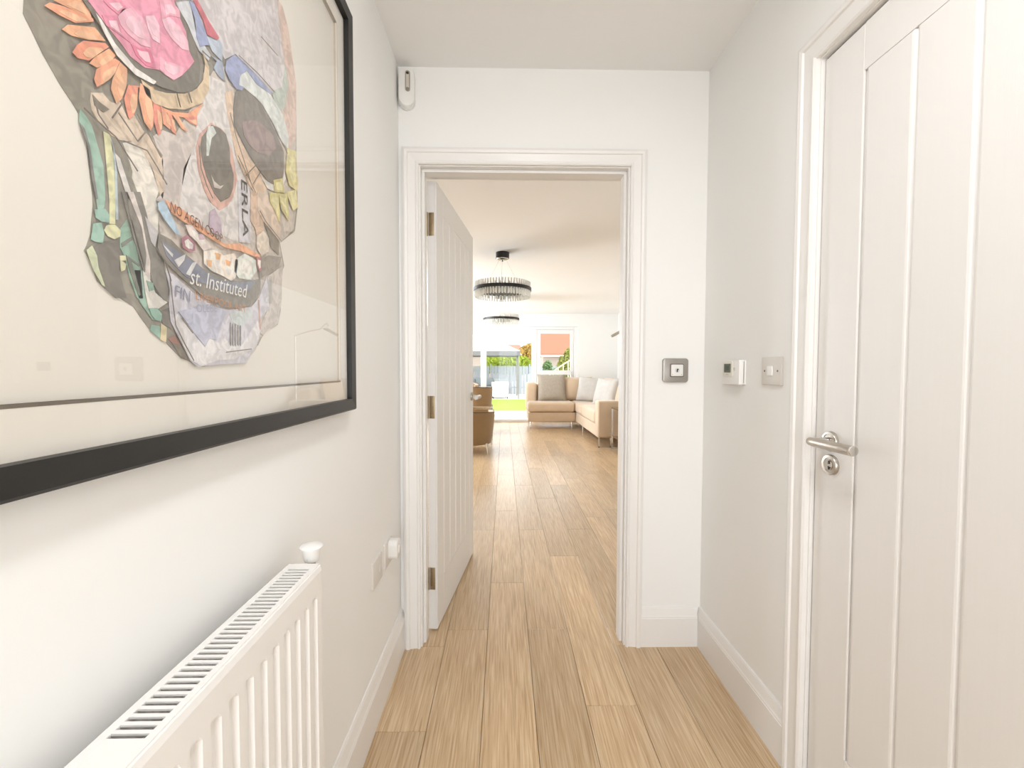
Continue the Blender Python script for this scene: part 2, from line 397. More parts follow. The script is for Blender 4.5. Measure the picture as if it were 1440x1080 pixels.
# leaf in the right wall: hinge at the near end, visible face towards the hall (-x)
door2.rotation_euler = (0, 0, R(90)); door2.scale = (1, 1, 1)
door2.location = (XR + 0.008, DY0 + 0.003, 0.008)
# with rz=90 local -y faces +x, so mirror the leaf by turning it round
door2.rotation_euler = (0, 0, R(-90)); door2.location = (XR + 0.008, DY1 - 0.003, 0.008)
lever_handle(door2, 0.057, 0.985, 1)
eb = MB(); EM = T((0.060, 0, 0.925)) @ rot(math.pi / 2, 'X')
eb.lathe([(0.026, 0), (0.026, 0.007), (0.0245, 0.009), (0.0175, 0.0095), (0.0165, 0.008), (0, 0.008)], 32, EM)
esc = eb.build('lock_rose', M_steel, door2, True); esc['label'] = 'round steel lock rose with a turn indicator'
ib = MB(); ib.lathe([(0.0145, 0.008), (0.0145, 0.0105), (0.013, 0.012), (0, 0.012)], 28, EM); ib.build('turn_disc', M_chrome, esc, True)
for a0 in (20, 290):
    wb = MB(); pts = [(0.004 * math.cos(R(a0 + 25)), 0.004 * math.sin(R(a0 + 25)))] + [(0.0125 * math.cos(R(a0 + k * 10)), 0.0125 * math.sin(R(a0 + k * 10))) for k in range(6)]
    wb.prism(pts, 0.0012, EM @ T((0, 0, 0.0118))); wb.build('indicator_slot', M_dark, esc)

# front door behind the camera: glazed
fd = sroot('door_3', (0.2, YF0 - 0.06, 0))
b = MB()
b.box((-0.56, -0.04, 0), (-0.47, 0.04, 2.25)); b.box((0.47, -0.04, 0), (0.56, 0.04, 2.25)); b.box((-0.47, -0.04, 2.14), (0.47, 0.04, 2.25)); b.box((-0.47, -0.04, 0), (0.47, 0.04, 0.25))
b.box((-0.02, -0.03, 0.25), (0.02, 0.03, 2.14)); b.build('door_frame', M_trim, fd)
for x0, x1 in ((-0.47, -0.02), (0.02, 0.47)): MB().box((x0, -0.004, 0.25), (x1, 0.004, 2.14)).build('pane', M_glass, fd)

# ------------------------------------------------------------------ lounge glazing
M_pvc = mat('white_window_frame', 'f1f1f0', 0.35, var=0.01)
wl = sroot('added_window_1', (LX0 - 0.05, (WY0 + WY1) / 2, WZ0)); hw = (WY1 - WY0) / 2; hh = WZ1 - WZ0  # unseen side window, added to bring more light into the lounge
b = MB()
for lo, hi in (((-.03, -hw, 0), (.03, hw, .07)), ((-.03, -hw, hh - .07), (.03, hw, hh)), ((-.03, -hw, .07), (.03, -hw + .07, hh - .07)), ((-.03, hw - .07, .07), (.03, hw, hh - .07)), ((-.03, -.04, .07), (.03, .04, hh - .07))): b.box(lo, hi)
b.build('window_frame', M_pvc, wl)
for y0, y1 in ((-hw + .07, -.04), (.04, hw - .07)): MB().box((-.004, y0, .07), (.004, y1, hh - .07)).build('pane', M_glass, wl)

wp = sroot('window_2', (0, LY1 + 0.08, 0))
def bar(nm, x0, x1, z0, z1, d=0.035): return MB().box((x0, -d, z0), (x1, d, z1), 0.006).build(nm, M_pvc, wp)
bar('frame_side', PX1 - 0.075, PX1, 0, PH); bar('frame_side', PX0, PX0 + 0.075, 0, PH)
bar('frame_head', PX0 + 0.075, PX1 - 0.075, PH - 0.065, PH); bar('threshold', PX0 + 0.075, PX1 - 0.075, 0, 0.055)
bar('mullion', 0.60, 0.715, 0.055, PH - 0.065); bar('mullion', -0.525, -0.40, 0.055, PH - 0.065)
bar('sash_side', 0.72, 0.80, 0.06, PH - 0.07, 0.028); bar('sash_side', 1.46, 1.535, 0.06, PH - 0.07, 0.028)
bar('sash_rail', 0.80, 1.46, 1.965, PH - 0.07, 0.028); bar('sash_rail', 0.80, 1.46, 1.055, 1.15, 0.028); bar('sash_rail', 0.80, 1.46, 0.06, 0.14, 0.028)
bar('sash_rail', -1.62, -0.53, 1.94, PH - 0.07, 0.028)
for x0, x1, z0, z1 in ((0.80, 1.46, 1.15, 1.965), (0.80, 1.46, 0.14, 1.055), (-0.40, 0.60, 0.055, PH - 0.065), (-1.62, -0.525, 0.055, 1.94)):
    MB().box((x0, -0.003, z0), (x1, 0.003, z1)).build('pane', M_glass, wp)
b = MB(); b.box((1.47, -0.045, 1.02), (1.50, -0.028, 1.06), 0.003); b.box((1.475, -0.06, 1.0), (1.495, -0.045, 1.12), 0.004); b.build('window_handle', M_chrome, wp)

# ------------------------------------------------------------------ framed collage on the left wall
SKULL_OUTLINE = [(845, 1866), (857, 1838), (881, 1808), (900, 1762), (909, 1692), (907, 1613), (910, 1511), (896, 1455), (836, 1414), (841, 1401), (851, 1375), (837, 1354), (834, 1325), (835, 1288), (824, 1260), (789, 1248), (770, 1233), (757, 1217), (748, 1215), (727, 1200), (717, 1188), (685, 1186), (639, 1183), (620, 1180), (607, 1181), (591, 1188), (578, 1191), (552, 1211), (530, 1223), (517, 1236), (507, 1248), (487, 1256), (472, 1262), (463, 1268), (458, 1284), (450, 1296), (453, 1302), (457, 1314), (461, 1344), (461, 1355), (459, 1372), (456, 1406), (450, 1420), (449, 1430), (445, 1435), (431, 1448), (416, 1466), (408, 1479), (401, 1489), (402, 1502), (375, 1640), (390, 1760), (450, 1880), (560, 1960), (690, 1985), (790, 1950), (840, 1900)]
PAPER_PIECES = [
    ('under_paper', 'cbbfb3', 0.5, [(654,1609),(864,1802),(897,1760),(906,1690),(904,1611),(904,1509),(890,1457),(834,1413),(846,1373),(830,1288),(821,1261),(787,1249),(727,1201),(641,1185),(598,1190),(562,1257),(545,1367),(569,1464)]),
    ('forehead_paper', 'd3cbcb', 1, [(611,1674),(636,1653),(661,1656),(681,1644),(708,1671),(762,1674),(823,1687),(852,1712),(865,1762),(862,1807),(845,1830),(838,1861),(825,1880),(700,1950),(610,1900)]),
    ('temple_paper', 'dbbcab', 2, [(838,1861),(857,1865),(878,1841),(889,1808),(908,1753),(904,1643),(875,1609),(841,1601),(862,1681),(875,1732),(861,1769),(848,1814)]),
    ('sage_paper', 'b9c4b6', 2, [(865,1762),(875,1732),(862,1681),(832,1651),(816,1675),(823,1687),(852,1712)]),
    ('pale_band', 'cfd3d6', 2, [(575,1644),(607,1670),(619,1634),(635,1631),(648,1627),(643,1616),(624,1616),(617,1621),(603,1635),(587,1643)]),
    ('blue_band', '8f9cc4', 3, [(605,1669),(615,1673),(636,1653),(645,1639),(637,1633),(625,1622),(619,1630),(616,1652)]),
    ('red_sliver', 'c9465f', 4, [(612,1674),(621,1682),(644,1671),(666,1665),(661,1658),(639,1649),(632,1664)]),
    ('ice_blue_paper', 'bcc9d8', 2, [(639,1647),(665,1662),(677,1663),(673,1636),(651,1635)]),
    ('skull_centre_paper', 'ddd6d1', 1, [(632,1592),(680,1609),(683,1567),(694,1539),(701,1511),(713,1500),(729,1483),(742,1459),(742,1391),(692,1377),(579,1375),(590,1441),(615,1488),(616,1520),(631,1546)]),
    ('steel_blue_paper', '9aa7bd', 3, [(647,1626),(673,1635),(679,1610),(664,1608),(653,1612),(660,1627)]),
    ('tan_eye_rim', 'e3c3a4', 2, [(679,1594),(699,1609),(697,1556),(712,1544),(736,1527),(764,1518),(779,1504),(791,1496),(778,1482),(757,1473),(734,1482),(703,1512),(692,1542),(683,1567)]),
    ('eye_socket', '6b6257', 3, [(704,1610),(723,1630),(750,1638),(773,1634),(801,1623),(831,1608),(853,1591),(851,1554),(843,1532),(822,1515),(795,1511),(767,1518),(741,1529),(717,1544),(700,1557),(698,1583)]),
    ('eye_glow', '8d7470', 4, [(718,1572),(752,1594),(782,1602),(817,1600),(824,1584),(799,1558),(759,1545),(736,1547),(723,1554)]),
    ('eye_crescent', 'e6e2da', 4, [(767,1512),(779,1508),(821,1513),(843,1528),(853,1554),(857,1543),(843,1519),(814,1501),(791,1497)]),
    ('white_strip', 'dfe2dc', 4, [(715,1643),(734,1662),(762,1668),(805,1670),(850,1659),(870,1632),(869,1603),(845,1606),(817,1622),(779,1636),(761,1636),(727,1631),(713,1627)]),
    ('blue_comma', '8f9bc4', 5, [(681,1642),(700,1664),(716,1670),(762,1674),(816,1676),(805,1670),(762,1659),(734,1663),(715,1643),(712,1626),(725,1631),(719,1622),(704,1615),(687,1619),(678,1627)]),
    ('nose_rim', 'd9a898', 2, [(613,1479),(621,1502),(646,1531),(673,1535),(694,1513),(705,1476),(694,1444),(679,1425),(660,1412),(641,1416),(627,1429),(616,1454)]),
    ('nose_cavity', '5e584c', 3, [(646,1528),(664,1533),(678,1532),(686,1516),(687,1495),(695,1479),(694,1459),(684,1440),(663,1425),(648,1432),(635,1446),(626,1462),(621,1483),(625,1500),(636,1515)]),
    ('nose_highlight', 'd9ded6', 4, [(638,1522),(648,1527),(655,1521),(644,1508),(637,1480),(633,1478),(634,1509)]),
    ('nose_highlight', 'cfc4bb', 4, [(642,1455),(648,1449),(661,1447),(669,1452),(661,1443),(648,1440)]),
    ('daisy_band', 'f0a070', 2, [(519,1502),(542,1516),(551,1498),(573,1504),(600,1518),(629,1548),(617,1526),(614,1518),(573,1499),(551,1491)]),
    ('orange_petal', 'f2a878', 3, [(426,1521),(443,1541),(459,1549),(464,1534),(435,1524)]),
    ('orange_petal', 'f09a70', 4, [(417,1509),(422,1516),(435,1523),(465,1535),(465,1532),(446,1516),(430,1511)]),
    ('orange_petal', 'f3ac7c', 3, [(433,1500),(439,1509),(467,1528),(479,1523),(460,1510),(442,1501)]),
    ('orange_petal', 'ee8f6c', 4, [(442,1485),(447,1496),(454,1505),(478,1520),(482,1519),(468,1501),(459,1489),(447,1483)]),
    ('orange_petal', 'f2a878', 3, [(460,1487),(466,1498),(483,1518),(491,1517),(484,1504),(468,1488)]),
    ('orange_petal', 'f09a70', 4, [(464,1474),(467,1486),(489,1512),(495,1513),(489,1498),(476,1478),(467,1468)]),
    ('orange_petal', 'f3ac7c', 3, [(484,1477),(486,1488),(496,1513),(505,1512),(504,1495),(497,1474),(490,1465)]),
    ('orange_petal', 'ee8a68', 3, [(500,1476),(506,1495),(519,1502),(517,1479),(512,1465),(506,1457),(503,1465)]),
    ('orange_petal', 'f3a679', 4, [(519,1488),(522,1507),(535,1508),(540,1484),(539,1469),(535,1460),(526,1465)]),
    ('orange_petal', 'ea7f68', 3, [(540,1501),(551,1497),(553,1480),(551,1465),(547,1461),(541,1474)]),
    ('orange_petal', 'f09a74', 4, [(551,1499),(559,1498),(566,1487),(566,1478),(555,1479)]),
    ('orange_petal', 'ee8a68', 3, [(562,1497),(570,1498),(577,1477),(569,1478)]),
    ('orange_petal', 'f3a679', 4, [(570,1499),(580,1503),(597,1492),(586,1490),(578,1495)]),
    ('orange_petal', 'ea7f68', 3, [(590,1507),(615,1522),(616,1510),(603,1507)]),
    ('bone_paper', 'd9c3ab', 1, [(462,1459),(475,1467),(484,1463),(490,1465),(495,1471),(506,1457),(513,1467),(526,1456),(540,1452),(549,1442),(555,1436),(555,1426),(553,1412),(557,1410),(555,1397),(553,1387),(547,1394),(536,1419),(523,1432),(511,1435),(494,1428),(484,1428),(475,1433),(469,1435),(462,1442),(461,1451)]),
    ('dark_leaf', '6d6350', 2, [(463,1458),(470,1455),(482,1454),(475,1447),(465,1448)]),
    ('cheek_paper', 'cfc2ba', 1, [(541,1457),(556,1472),(577,1477),(599,1491),(616,1506),(614,1490),(595,1445),(588,1423),(578,1390),(572,1373),(553,1382),(542,1381),(555,1397),(557,1410),(553,1433),(555,1441),(546,1446)]),
    ('cream_paper', 'ebe3d5', 1, [(498,1427),(511,1435),(524,1431),(538,1418),(547,1394),(542,1381),(546,1370),(544,1345),(533,1350),(523,1357),(522,1369),(519,1374),(509,1394),(510,1401),(504,1416)]),
    ('tan_arc', 'd8bd96', 4, [(523,1512),(542,1512),(561,1520),(593,1539),(616,1560),(629,1580),(634,1605),(629,1619),(642,1606),(641,1575),(625,1546),(592,1518),(564,1503),(542,1496),(529,1499)]),
    ('flower_oval', '5b5549', 5, [(453,1544),(469,1535),(482,1526),(503,1518),(532,1517),(553,1522),(583,1534),(606,1550),(619,1568),(623,1593),(614,1620),(592,1636),(578,1646),(690,1760),(590,1740),(520,1650)]),
    ('white_crescent', 'ece7df', 6, [(467,1542),(473,1540),(489,1527),(514,1519),(544,1523),(540,1517),(514,1511),(491,1516),(476,1529)]),
    ('rose', 'e58aa6', 6, [(458,1548),(467,1544),(478,1539),(495,1533),(508,1527),(527,1528),(549,1540),(571,1542),(587,1559),(599,1575),(610,1592),(600,1600),(596,1620),(580,1635),(576,1644),(670,1735),(590,1715),(530,1640)]),
    ('rose_petal', 'f0b0c2', 7, [(492,1558),(498,1571),(510,1582),(526,1583),(534,1573),(536,1557),(522,1550),(505,1549),(495,1552)]),
    ('rose_petal', 'e77fa0', 7, [(475,1561),(497,1580),(504,1577),(493,1561),(482,1560)]),
    ('rose_petal', 'dd7698', 7, [(473,1545),(490,1558),(497,1543),(508,1542),(490,1540),(478,1538)]),
    ('rose_petal', 'f4bccb', 7, [(554,1604),(566,1616),(583,1618),(598,1610),(600,1599),(587,1592),(570,1592),(558,1597)]),
    ('rose_petal', 'f1aabd', 7, [(549,1557),(558,1557),(575,1565),(590,1570),(587,1559),(572,1543),(558,1540),(549,1541)]),
    ('rose_petal', 'ee9fb5', 7, [(551,1624),(569,1639),(584,1639),(585,1630),(567,1619),(554,1604)]),
    ('rose_petal', 'e0668f', 7, [(508,1541),(518,1544),(536,1555),(543,1538),(528,1531),(515,1533)]),
    ('rose_petal', 'f6c6d2', 7, [(529,1588),(542,1599),(550,1593),(550,1572),(539,1569),(532,1577)]),
    ('teal_band', '8fb9a6', 2, [(449,1435),(455,1432),(461,1426),(469,1403),(473,1390),(474,1356),(472,1346),(465,1342),(461,1374),(458,1403),(452,1419),(448,1422)]),
    ('dark_edge', '6a6668', 3, [(448,1421),(453,1418),(458,1402),(462,1372),(465,1353),(463,1352),(459,1373),(456,1401)]),
    ('yellow_band', 'dcd9a5', 2, [(474,1427),(481,1427),(485,1415),(486,1361),(485,1334),(478,1332),(479,1358),(477,1387),(475,1416)]),
    ('ice_band', 'b9c9cf', 2, [(482,1425),(486,1416),(489,1392),(489,1362),(489,1340),(486,1339),(486,1361),(486,1401)]),
    ('white_band', 'e5ddd6', 2, [(487,1411),(493,1408),(509,1370),(502,1367),(490,1397)]),
    ('teal_blob', '86b3a3', 3, [(461,1341),(473,1346),(478,1341),(477,1333),(468,1331),(462,1333)]),
    ('teal_blob', '8ebba9', 3, [(459,1326),(468,1330),(471,1320),(469,1309),(460,1308),(456,1309)]),
    ('yellow_drop', 'dcdaa8', 3, [(480,1332),(484,1333),(491,1329),(490,1322),(483,1317),(475,1318),(471,1323),(474,1329)]),
    ('brown_paper', '5d554a', 2, [(472,1311),(489,1319),(490,1306),(488,1284),(497,1256),(483,1254),(471,1262),(463,1284),(461,1294),(458,1302)]),
    ('green_panel', '7aa68f', 2, [(491,1331),(500,1344),(505,1328),(511,1316),(516,1295),(519,1259),(511,1258),(501,1281),(496,1302),(490,1310)]),
    ('dark_stroke', '5a6054', 3, [(491,1315),(506,1327),(507,1324),(492,1311)]),
    ('dark_stroke', '5a6054', 3, [(497,1304),(516,1297),(514,1295),(504,1299),(515,1263),(512,1261),(500,1291)]),
    ('lime_edge', 'cfd6b0', 3, [(451,1297),(457,1303),(462,1294),(463,1283),(470,1264),(467,1265),(458,1278),(454,1288)]),
    ('yellow_curl', 'dcd9a8', 3, [(489,1301),(496,1303),(497,1298),(491,1296),(497,1294),(495,1287),(490,1284)]),
    ('dark_ribbon', '6a6459', 2, [(494,1372),(519,1382),(528,1358),(531,1338),(539,1319),(551,1305),(558,1275),(557,1265),(545,1263),(531,1283),(522,1288),(511,1316),(502,1346)]),
    ('blush_stripe', 'ddd0c8', 3, [(501,1375),(509,1378),(519,1354),(526,1320),(530,1305),(529,1283),(522,1288),(525,1311),(519,1342)]),
    ('lilac_wedge', 'cfc9ca', 3, [(524,1356),(543,1344),(538,1324),(532,1329)]),
    ('dark_ribbon_end', '6a6459', 3, [(529,1294),(553,1300),(557,1270),(559,1260),(548,1262),(533,1280)]),
    ('teal_scroll', '86b09b', 2, [(502,1288),(518,1292),(521,1266),(526,1247),(544,1246),(545,1235),(532,1236),(515,1254)]),
    ('white_loop', 'e0dad0', 3, [(519,1292),(529,1283),(536,1269),(555,1260),(540,1250),(526,1248),(521,1270)]),
    ('teal_curl', '83b3a0', 4, [(526,1249),(538,1251),(545,1244),(544,1237),(535,1236),(529,1242)]),
    ('green_curl', '6f9a84', 4, [(523,1281),(533,1280),(534,1272),(527,1269)]),
    ('dark_scrap', '5f584f', 2, [(544,1247),(558,1254),(562,1228),(547,1233)]),
    ('teal_scrap', '83b3a0', 2, [(530,1230),(543,1229),(543,1214),(528,1223)]),
    ('straw_scrap', 'dccb9c', 2, [(545,1233),(554,1229),(552,1210),(543,1213)]),
    ('rust_scrap', 'a0614c', 2, [(555,1215),(567,1220),(577,1208),(562,1210)]),
    ('brown_scrap', '6e6250', 2, [(562,1210),(577,1208),(591,1189),(578,1191)]),
    ('jaw_paper', 'd0cdd6', 4, [(552,1299),(565,1297),(599,1280),(642,1267),(674,1267),(736,1280),(760,1301),(786,1343),(788,1300),(791,1286),(756,1261),(761,1242),(749,1215),(728,1200),(717,1187),(686,1185),(640,1183),(605,1180),(592,1188),(575,1213),(559,1237),(557,1257),(559,1276),(553,1296)]),
    ('jaw_white', 'e6e2e2', 5, [(570,1248),(588,1232),(620,1207),(630,1221),(649,1215),(663,1223),(682,1212),(707,1215),(753,1259),(758,1241),(746,1215),(686,1192),(649,1190),(611,1181),(592,1189),(574,1215),(563,1240)]),
    ('jaw_blue', 'bcbed2', 6, [(571,1251),(618,1266),(649,1267),(669,1263),(655,1241),(645,1220),(626,1220),(620,1209),(606,1219)]),
    ('jaw_mint', 'c6d0cf', 5, [(676,1261),(704,1271),(730,1275),(736,1266),(703,1243),(683,1250)]),
    ('jaw_stripe', '5f5752', 6, [(676,1248),(678,1248),(677,1212),(675,1215)]),
    ('jaw_stripe', '5f5752', 6, [(682,1247),(684,1247),(683,1212),(681,1215)]),
    ('jaw_stripe', '5f5752', 6, [(688,1247),(690,1247),(689,1212),(687,1215)]),
    ('jaw_stripe', '5f5752', 6, [(695,1246),(697,1246),(696,1213),(694,1216)]),
    ('jaw_stripe', '5f5752', 6, [(701,1246),(704,1246),(702,1213),(700,1216)]),
    ('right_strip', 'c9bfb6', 3, [(789,1342),(838,1371),(836,1308),(821,1261),(790,1249),(770,1236),(758,1241),(788,1286)]),
    ('grey_strip', 'aaa79f', 4, [(793,1343),(801,1345),(798,1295),(791,1294)]),
    ('red_strip', 'c28e86', 5, [(754,1295),(758,1295),(761,1245),(757,1245)]),
    ('mouth_dark', '6d6559', 5, [(543,1342),(562,1340),(584,1329),(601,1323),(618,1317),(661,1314),(679,1312),(731,1322),(763,1332),(762,1313),(751,1295),(728,1280),(690,1272),(657,1271),(625,1276),(595,1288),(571,1299),(550,1310),(540,1324)]),
    ('mouth_blue', '666d85', 6, [(546,1333),(562,1330),(583,1326),(605,1321),(618,1315),(634,1310),(656,1307),(704,1314),(748,1326),(730,1307),(679,1297),(634,1296),(586,1298),(569,1307),(553,1317)]),
    ('white_tooth', 'dcdad6', 7, [(547,1330),(563,1322),(562,1318),(554,1323)]),
    ('white_tooth', 'dcdad6', 7, [(565,1315),(585,1328),(582,1319),(572,1308)]),
    ('white_tooth', 'dcdad6', 7, [(585,1302),(598,1320),(606,1323),(592,1301)]),
    ('mauve_oval', 'b7a3b4', 4, [(637,1401),(648,1410),(661,1397),(663,1377),(645,1372),(635,1380)]),
    ('lettered_strip', 'cfcdd2', 3, [(706,1475),(736,1478),(738,1386),(714,1380),(706,1379)]),
    ('tan_cheek', 'd8b79c', 3, [(741,1471),(761,1479),(760,1447),(778,1435),(778,1419),(756,1404),(751,1415),(739,1422)]),
    ('cream_shell', 'dfc7b2', 4, [(758,1478),(793,1486),(815,1468),(836,1443),(831,1416),(778,1435),(760,1447)]),
    ('dark_cheek', '7a705f', 3, [(778,1435),(831,1416),(827,1389),(800,1396),(794,1414)]),
    ('cream_oval', 'e8d8c4', 5, [(756,1404),(775,1418),(793,1410),(790,1386),(767,1372),(753,1383)]),
    ('grey_shell', '8b8276', 4, [(761,1362),(793,1380),(837,1388),(826,1367),(792,1347),(760,1331)]),
    ('yellow_petal', 'e0d488', 6, [(796,1493),(827,1503),(832,1447),(812,1467),(796,1477)]),
    ('yellow_petal', 'd6ca7c', 6, [(827,1505),(860,1515),(866,1464),(837,1476)]),
    ('yellow_petal', 'e6dc98', 6, [(856,1517),(896,1537),(904,1506),(883,1491)]),
    ('yellow_petal', 'cfc070', 6, [(810,1520),(842,1537),(849,1510),(813,1500)]),
    ('yellow_petal', 'dccf86', 5, [(864,1604),(900,1615),(899,1575),(907,1559),(902,1537),(870,1535),(857,1556)]),
    ('orange_banner', 'f0a878', 7, [(552,1386),(580,1385),(628,1372),(664,1364),(706,1376),(761,1372),(758,1366),(705,1364),(667,1359),(628,1364),(578,1370),(562,1374)]),
    ('blue_stroke', 'a9c6d9', 8, [(540,1377),(548,1384),(555,1378),(569,1358),(576,1350),(567,1349),(550,1361),(541,1370)]),
    ('blossom', 'ead9d2', 8, [(585,1366),(597,1370),(608,1362),(624,1358),(636,1351),(619,1341),(606,1350),(592,1355)]),
    ('blossom', 'a85a72', 8, [(577,1346),(588,1354),(602,1347),(602,1337),(591,1332),(580,1335)]),
    ('blossom', 'f0e6d8', 8, [(619,1341),(644,1350),(662,1346),(657,1330),(661,1315),(635,1317),(619,1324)]),
    ('blossom', 'efe0d0', 8, [(662,1346),(688,1356),(697,1346),(691,1320),(679,1312),(661,1315),(657,1330)]),
    ('blossom', 'dfe3d8', 8, [(690,1347),(716,1363),(746,1360),(748,1342),(731,1324),(699,1320),(687,1328)]),
    ('blossom', 'b35f66', 8, [(749,1367),(764,1368),(763,1347),(757,1343),(749,1354)]),
    ('blossom_centre', 'efb06a', 9, [(624,1330),(635,1332),(633,1322),(625,1323)]),
    ('blossom_centre', 'efb06a', 9, [(642,1345),(655,1346),(652,1337),(644,1336)]),
    ('blossom_centre', 'f0a860', 9, [(666,1341),(678,1341),(675,1333),(667,1333)]),
    ('blossom_centre', 'c7a9b5', 9, [(607,1361),(620,1364),(620,1357),(610,1354)]),
    ('blossom_centre', 'd9cfd0', 9, [(591,1344),(598,1344),(596,1337),(591,1337)]),
    ('ink_line', '5a4c3e', 9.6, [(488.4,1454.6),(512.4,1436.6),(511.6,1435.4),(487.6,1453.4)]),
    ('ink_line', '5a4c3e', 9.6, [(511.4,1436.4),(522.4,1452.4),(523.6,1451.6),(512.6,1435.6)]),
    ('ink_line', '5a4c3e', 9.6, [(512.5,1467.5),(526.5,1454.5),(525.5,1453.5),(511.5,1466.5)]),
    ('ink_line', '5a4c3e', 9.6, [(526.5,1454.5),(546.5,1434.5),(545.5,1433.5),(525.5,1453.5)]),
    ('ink_line', '5a4c3e', 9.6, [(493.9,1427.7),(524.9,1432.7),(525.1,1431.3),(494.1,1426.3)]),
    ('ink_line', '5a4c3e', 9.6, [(525.5,1432.5),(539.5,1420.5),(538.5,1419.5),(524.5,1431.5)]),
    ('ink_line', '5a4c3e', 9.6, [(539.5,1420.5),(554.5,1405.5),(553.5,1404.5),(538.5,1419.5)]),
    ('ink_line', '5a4c3e', 9.6, [(479.4,1444.3),(492.4,1467.3),(493.6,1466.7),(480.6,1443.7)]),
    ('ink_line', '5a4c3e', 9.6, [(461.7,1451.2),(464.7,1439.2),(463.3,1438.8),(460.3,1450.8)]),
    ('ink_line', '5a4c3e', 9.6, [(464.4,1439.5),(475.4,1430.5),(474.6,1429.5),(463.6,1438.5)]),
    ('ink_line', '5a4c3e', 9.6, [(574.6,1529.3),(580.6,1514.3),(579.4,1513.7),(573.4,1528.7)]),
    ('ink_line', '5a4c3e', 9.6, [(596.6,1543.3),(601.6,1532.3),(600.4,1531.7),(595.4,1542.7)]),
    ('ink_line', '5a4c3e', 9.6, [(683.6,1567.3),(697.6,1539.3),(696.4,1538.7),(682.4,1566.7)]),
    ('ink_line', '5a4c3e', 9.6, [(697.6,1539.4),(734.6,1485.4),(733.4,1484.6),(696.4,1538.6)]),
    ('ink_line', '5a4c3e', 9.6, [(701.4,1511.5),(748.4,1473.5),(747.6,1472.5),(700.6,1510.5)]),
    ('ink_line', '5a4c3e', 9.6, [(720.5,1489.5),(754.5,1524.5),(755.5,1523.5),(721.5,1488.5)]),
    ('ink_line', '5a4c3e', 9.6, [(739.4,1483.4),(766.4,1518.4),(767.6,1517.6),(740.6,1482.6)]),
    ('ink_line', '5a4c3e', 9.6, [(573.6,1530.3),(580.6,1514.3),(579.4,1513.7),(572.4,1529.7)]),
    ('ink_line', '5a4c3e', 9.6, [(594.6,1541.4),(601.6,1532.4),(600.4,1531.6),(593.4,1540.6)]),
    ('ink_line', '5a4c3e', 9.6, [(772.9,1746.7),(827.9,1753.7),(828.1,1752.3),(773.1,1745.3)]),
    ('ink_line', '5a4c3e', 9.6, [(494.7,1372.2),(500.7,1345.2),(499.3,1344.8),(493.3,1371.8)]),
    ('ink_line', '5a4c3e', 9.6, [(500.7,1345.2),(512.7,1308.2),(511.3,1307.8),(499.3,1344.8)]),
    ('ink_line', '5a4c3e', 9.6, [(512.7,1308.2),(516.7,1296.2),(515.3,1295.8),(511.3,1307.8)]),
    ('ink_line', '5a4c3e', 9.6, [(613.7,1482.1),(616.7,1454.1),(615.3,1453.9),(612.3,1481.9)]),
    ('ink_line', '5a4c3e', 9.6, [(616.6,1454.3),(627.6,1434.3),(626.4,1433.7),(615.4,1453.7)]),
    ('ink_line', '5a4c3e', 9.6, [(627.5,1434.5),(639.5,1421.5),(638.5,1420.5),(626.5,1433.5)]),
    ('ink_line', '5a4c3e', 9.6, [(555.7,1293.1),(559.7,1260.1),(558.3,1259.9),(554.3,1292.9)]),
    ('ink_line', '5a4c3e', 9.6, [(559.7,1260.1),(563.7,1232.1),(562.3,1231.9),(558.3,1259.9)]),
    ('ink_line', '5a4c3e', 9.6, [(563.6,1232.4),(579.6,1208.4),(578.4,1207.6),(562.4,1231.6)]),
    ('ink_line', '5a4c3e', 9.6, [(579.6,1208.4),(594.6,1188.4),(593.4,1187.6),(578.4,1207.6)]),
    ('ink_line', '5a4c3e', 9.6, [(534.5,1323.5),(548.5,1310.5),(547.5,1309.5),(533.5,1322.5)]),
    ('ink_line', '5a4c3e', 9.6, [(548.7,1310.3),(557.7,1287.3),(556.3,1286.7),(547.3,1309.7)]),
    ('ink_line', '5a4c3e', 9.6, [(707.9,1669.7),(761.9,1677.7),(762.1,1676.3),(708.1,1668.3)]),
    ('ink_line', '5a4c3e', 9.6, [(762.0,1677.7),(816.0,1679.7),(816.0,1678.3),(762.0,1676.3)]),
    ('ink_line', '5a4c3e', 9.6, [(814.3,1611.6),(860.3,1591.6),(859.7,1590.4),(813.7,1610.4)]),
    ('ink_line', '5a4c3e', 9.6, [(449.2,1436.7),(464.2,1431.7),(463.8,1430.3),(448.8,1435.3)]),
    ('ink_line', '5a4c3e', 9.6, [(464.2,1431.7),(484.2,1426.7),(483.8,1425.3),(463.8,1430.3)]),
    ('ink_line', '5a4c3e', 9.6, [(484.5,1426.5),(511.5,1402.5),(510.5,1401.5),(483.5,1425.5)]),
    ('ink_line', '5a4c3e', 9.6, [(760.4,1447.6),(778.4,1435.6),(777.6,1434.4),(759.6,1446.4)]),
    ('ink_line', '5a4c3e', 9.6, [(778.2,1435.7),(831.2,1416.7),(830.8,1415.3),(777.8,1434.3)]),
    ('ink_line', '5a4c3e', 9.6, [(573.5,1243.5),(593.5,1225.5),(592.5,1224.5),(572.5,1242.5)]),
    ('ink_line', '5a4c3e', 9.6, [(661.9,1202.7),(727.9,1210.7),(728.1,1209.3),(662.1,1201.3)]),
    ('ink_line', '5a4c3e', 9.6, [(623.9,1616.7),(646.9,1618.7),(647.1,1617.3),(624.1,1615.3)]),
    ('ink_line', '5a4c3e', 9.6, [(500.7,1344.2),(516.7,1295.2),(515.3,1294.8),(499.3,1343.8)]),
]
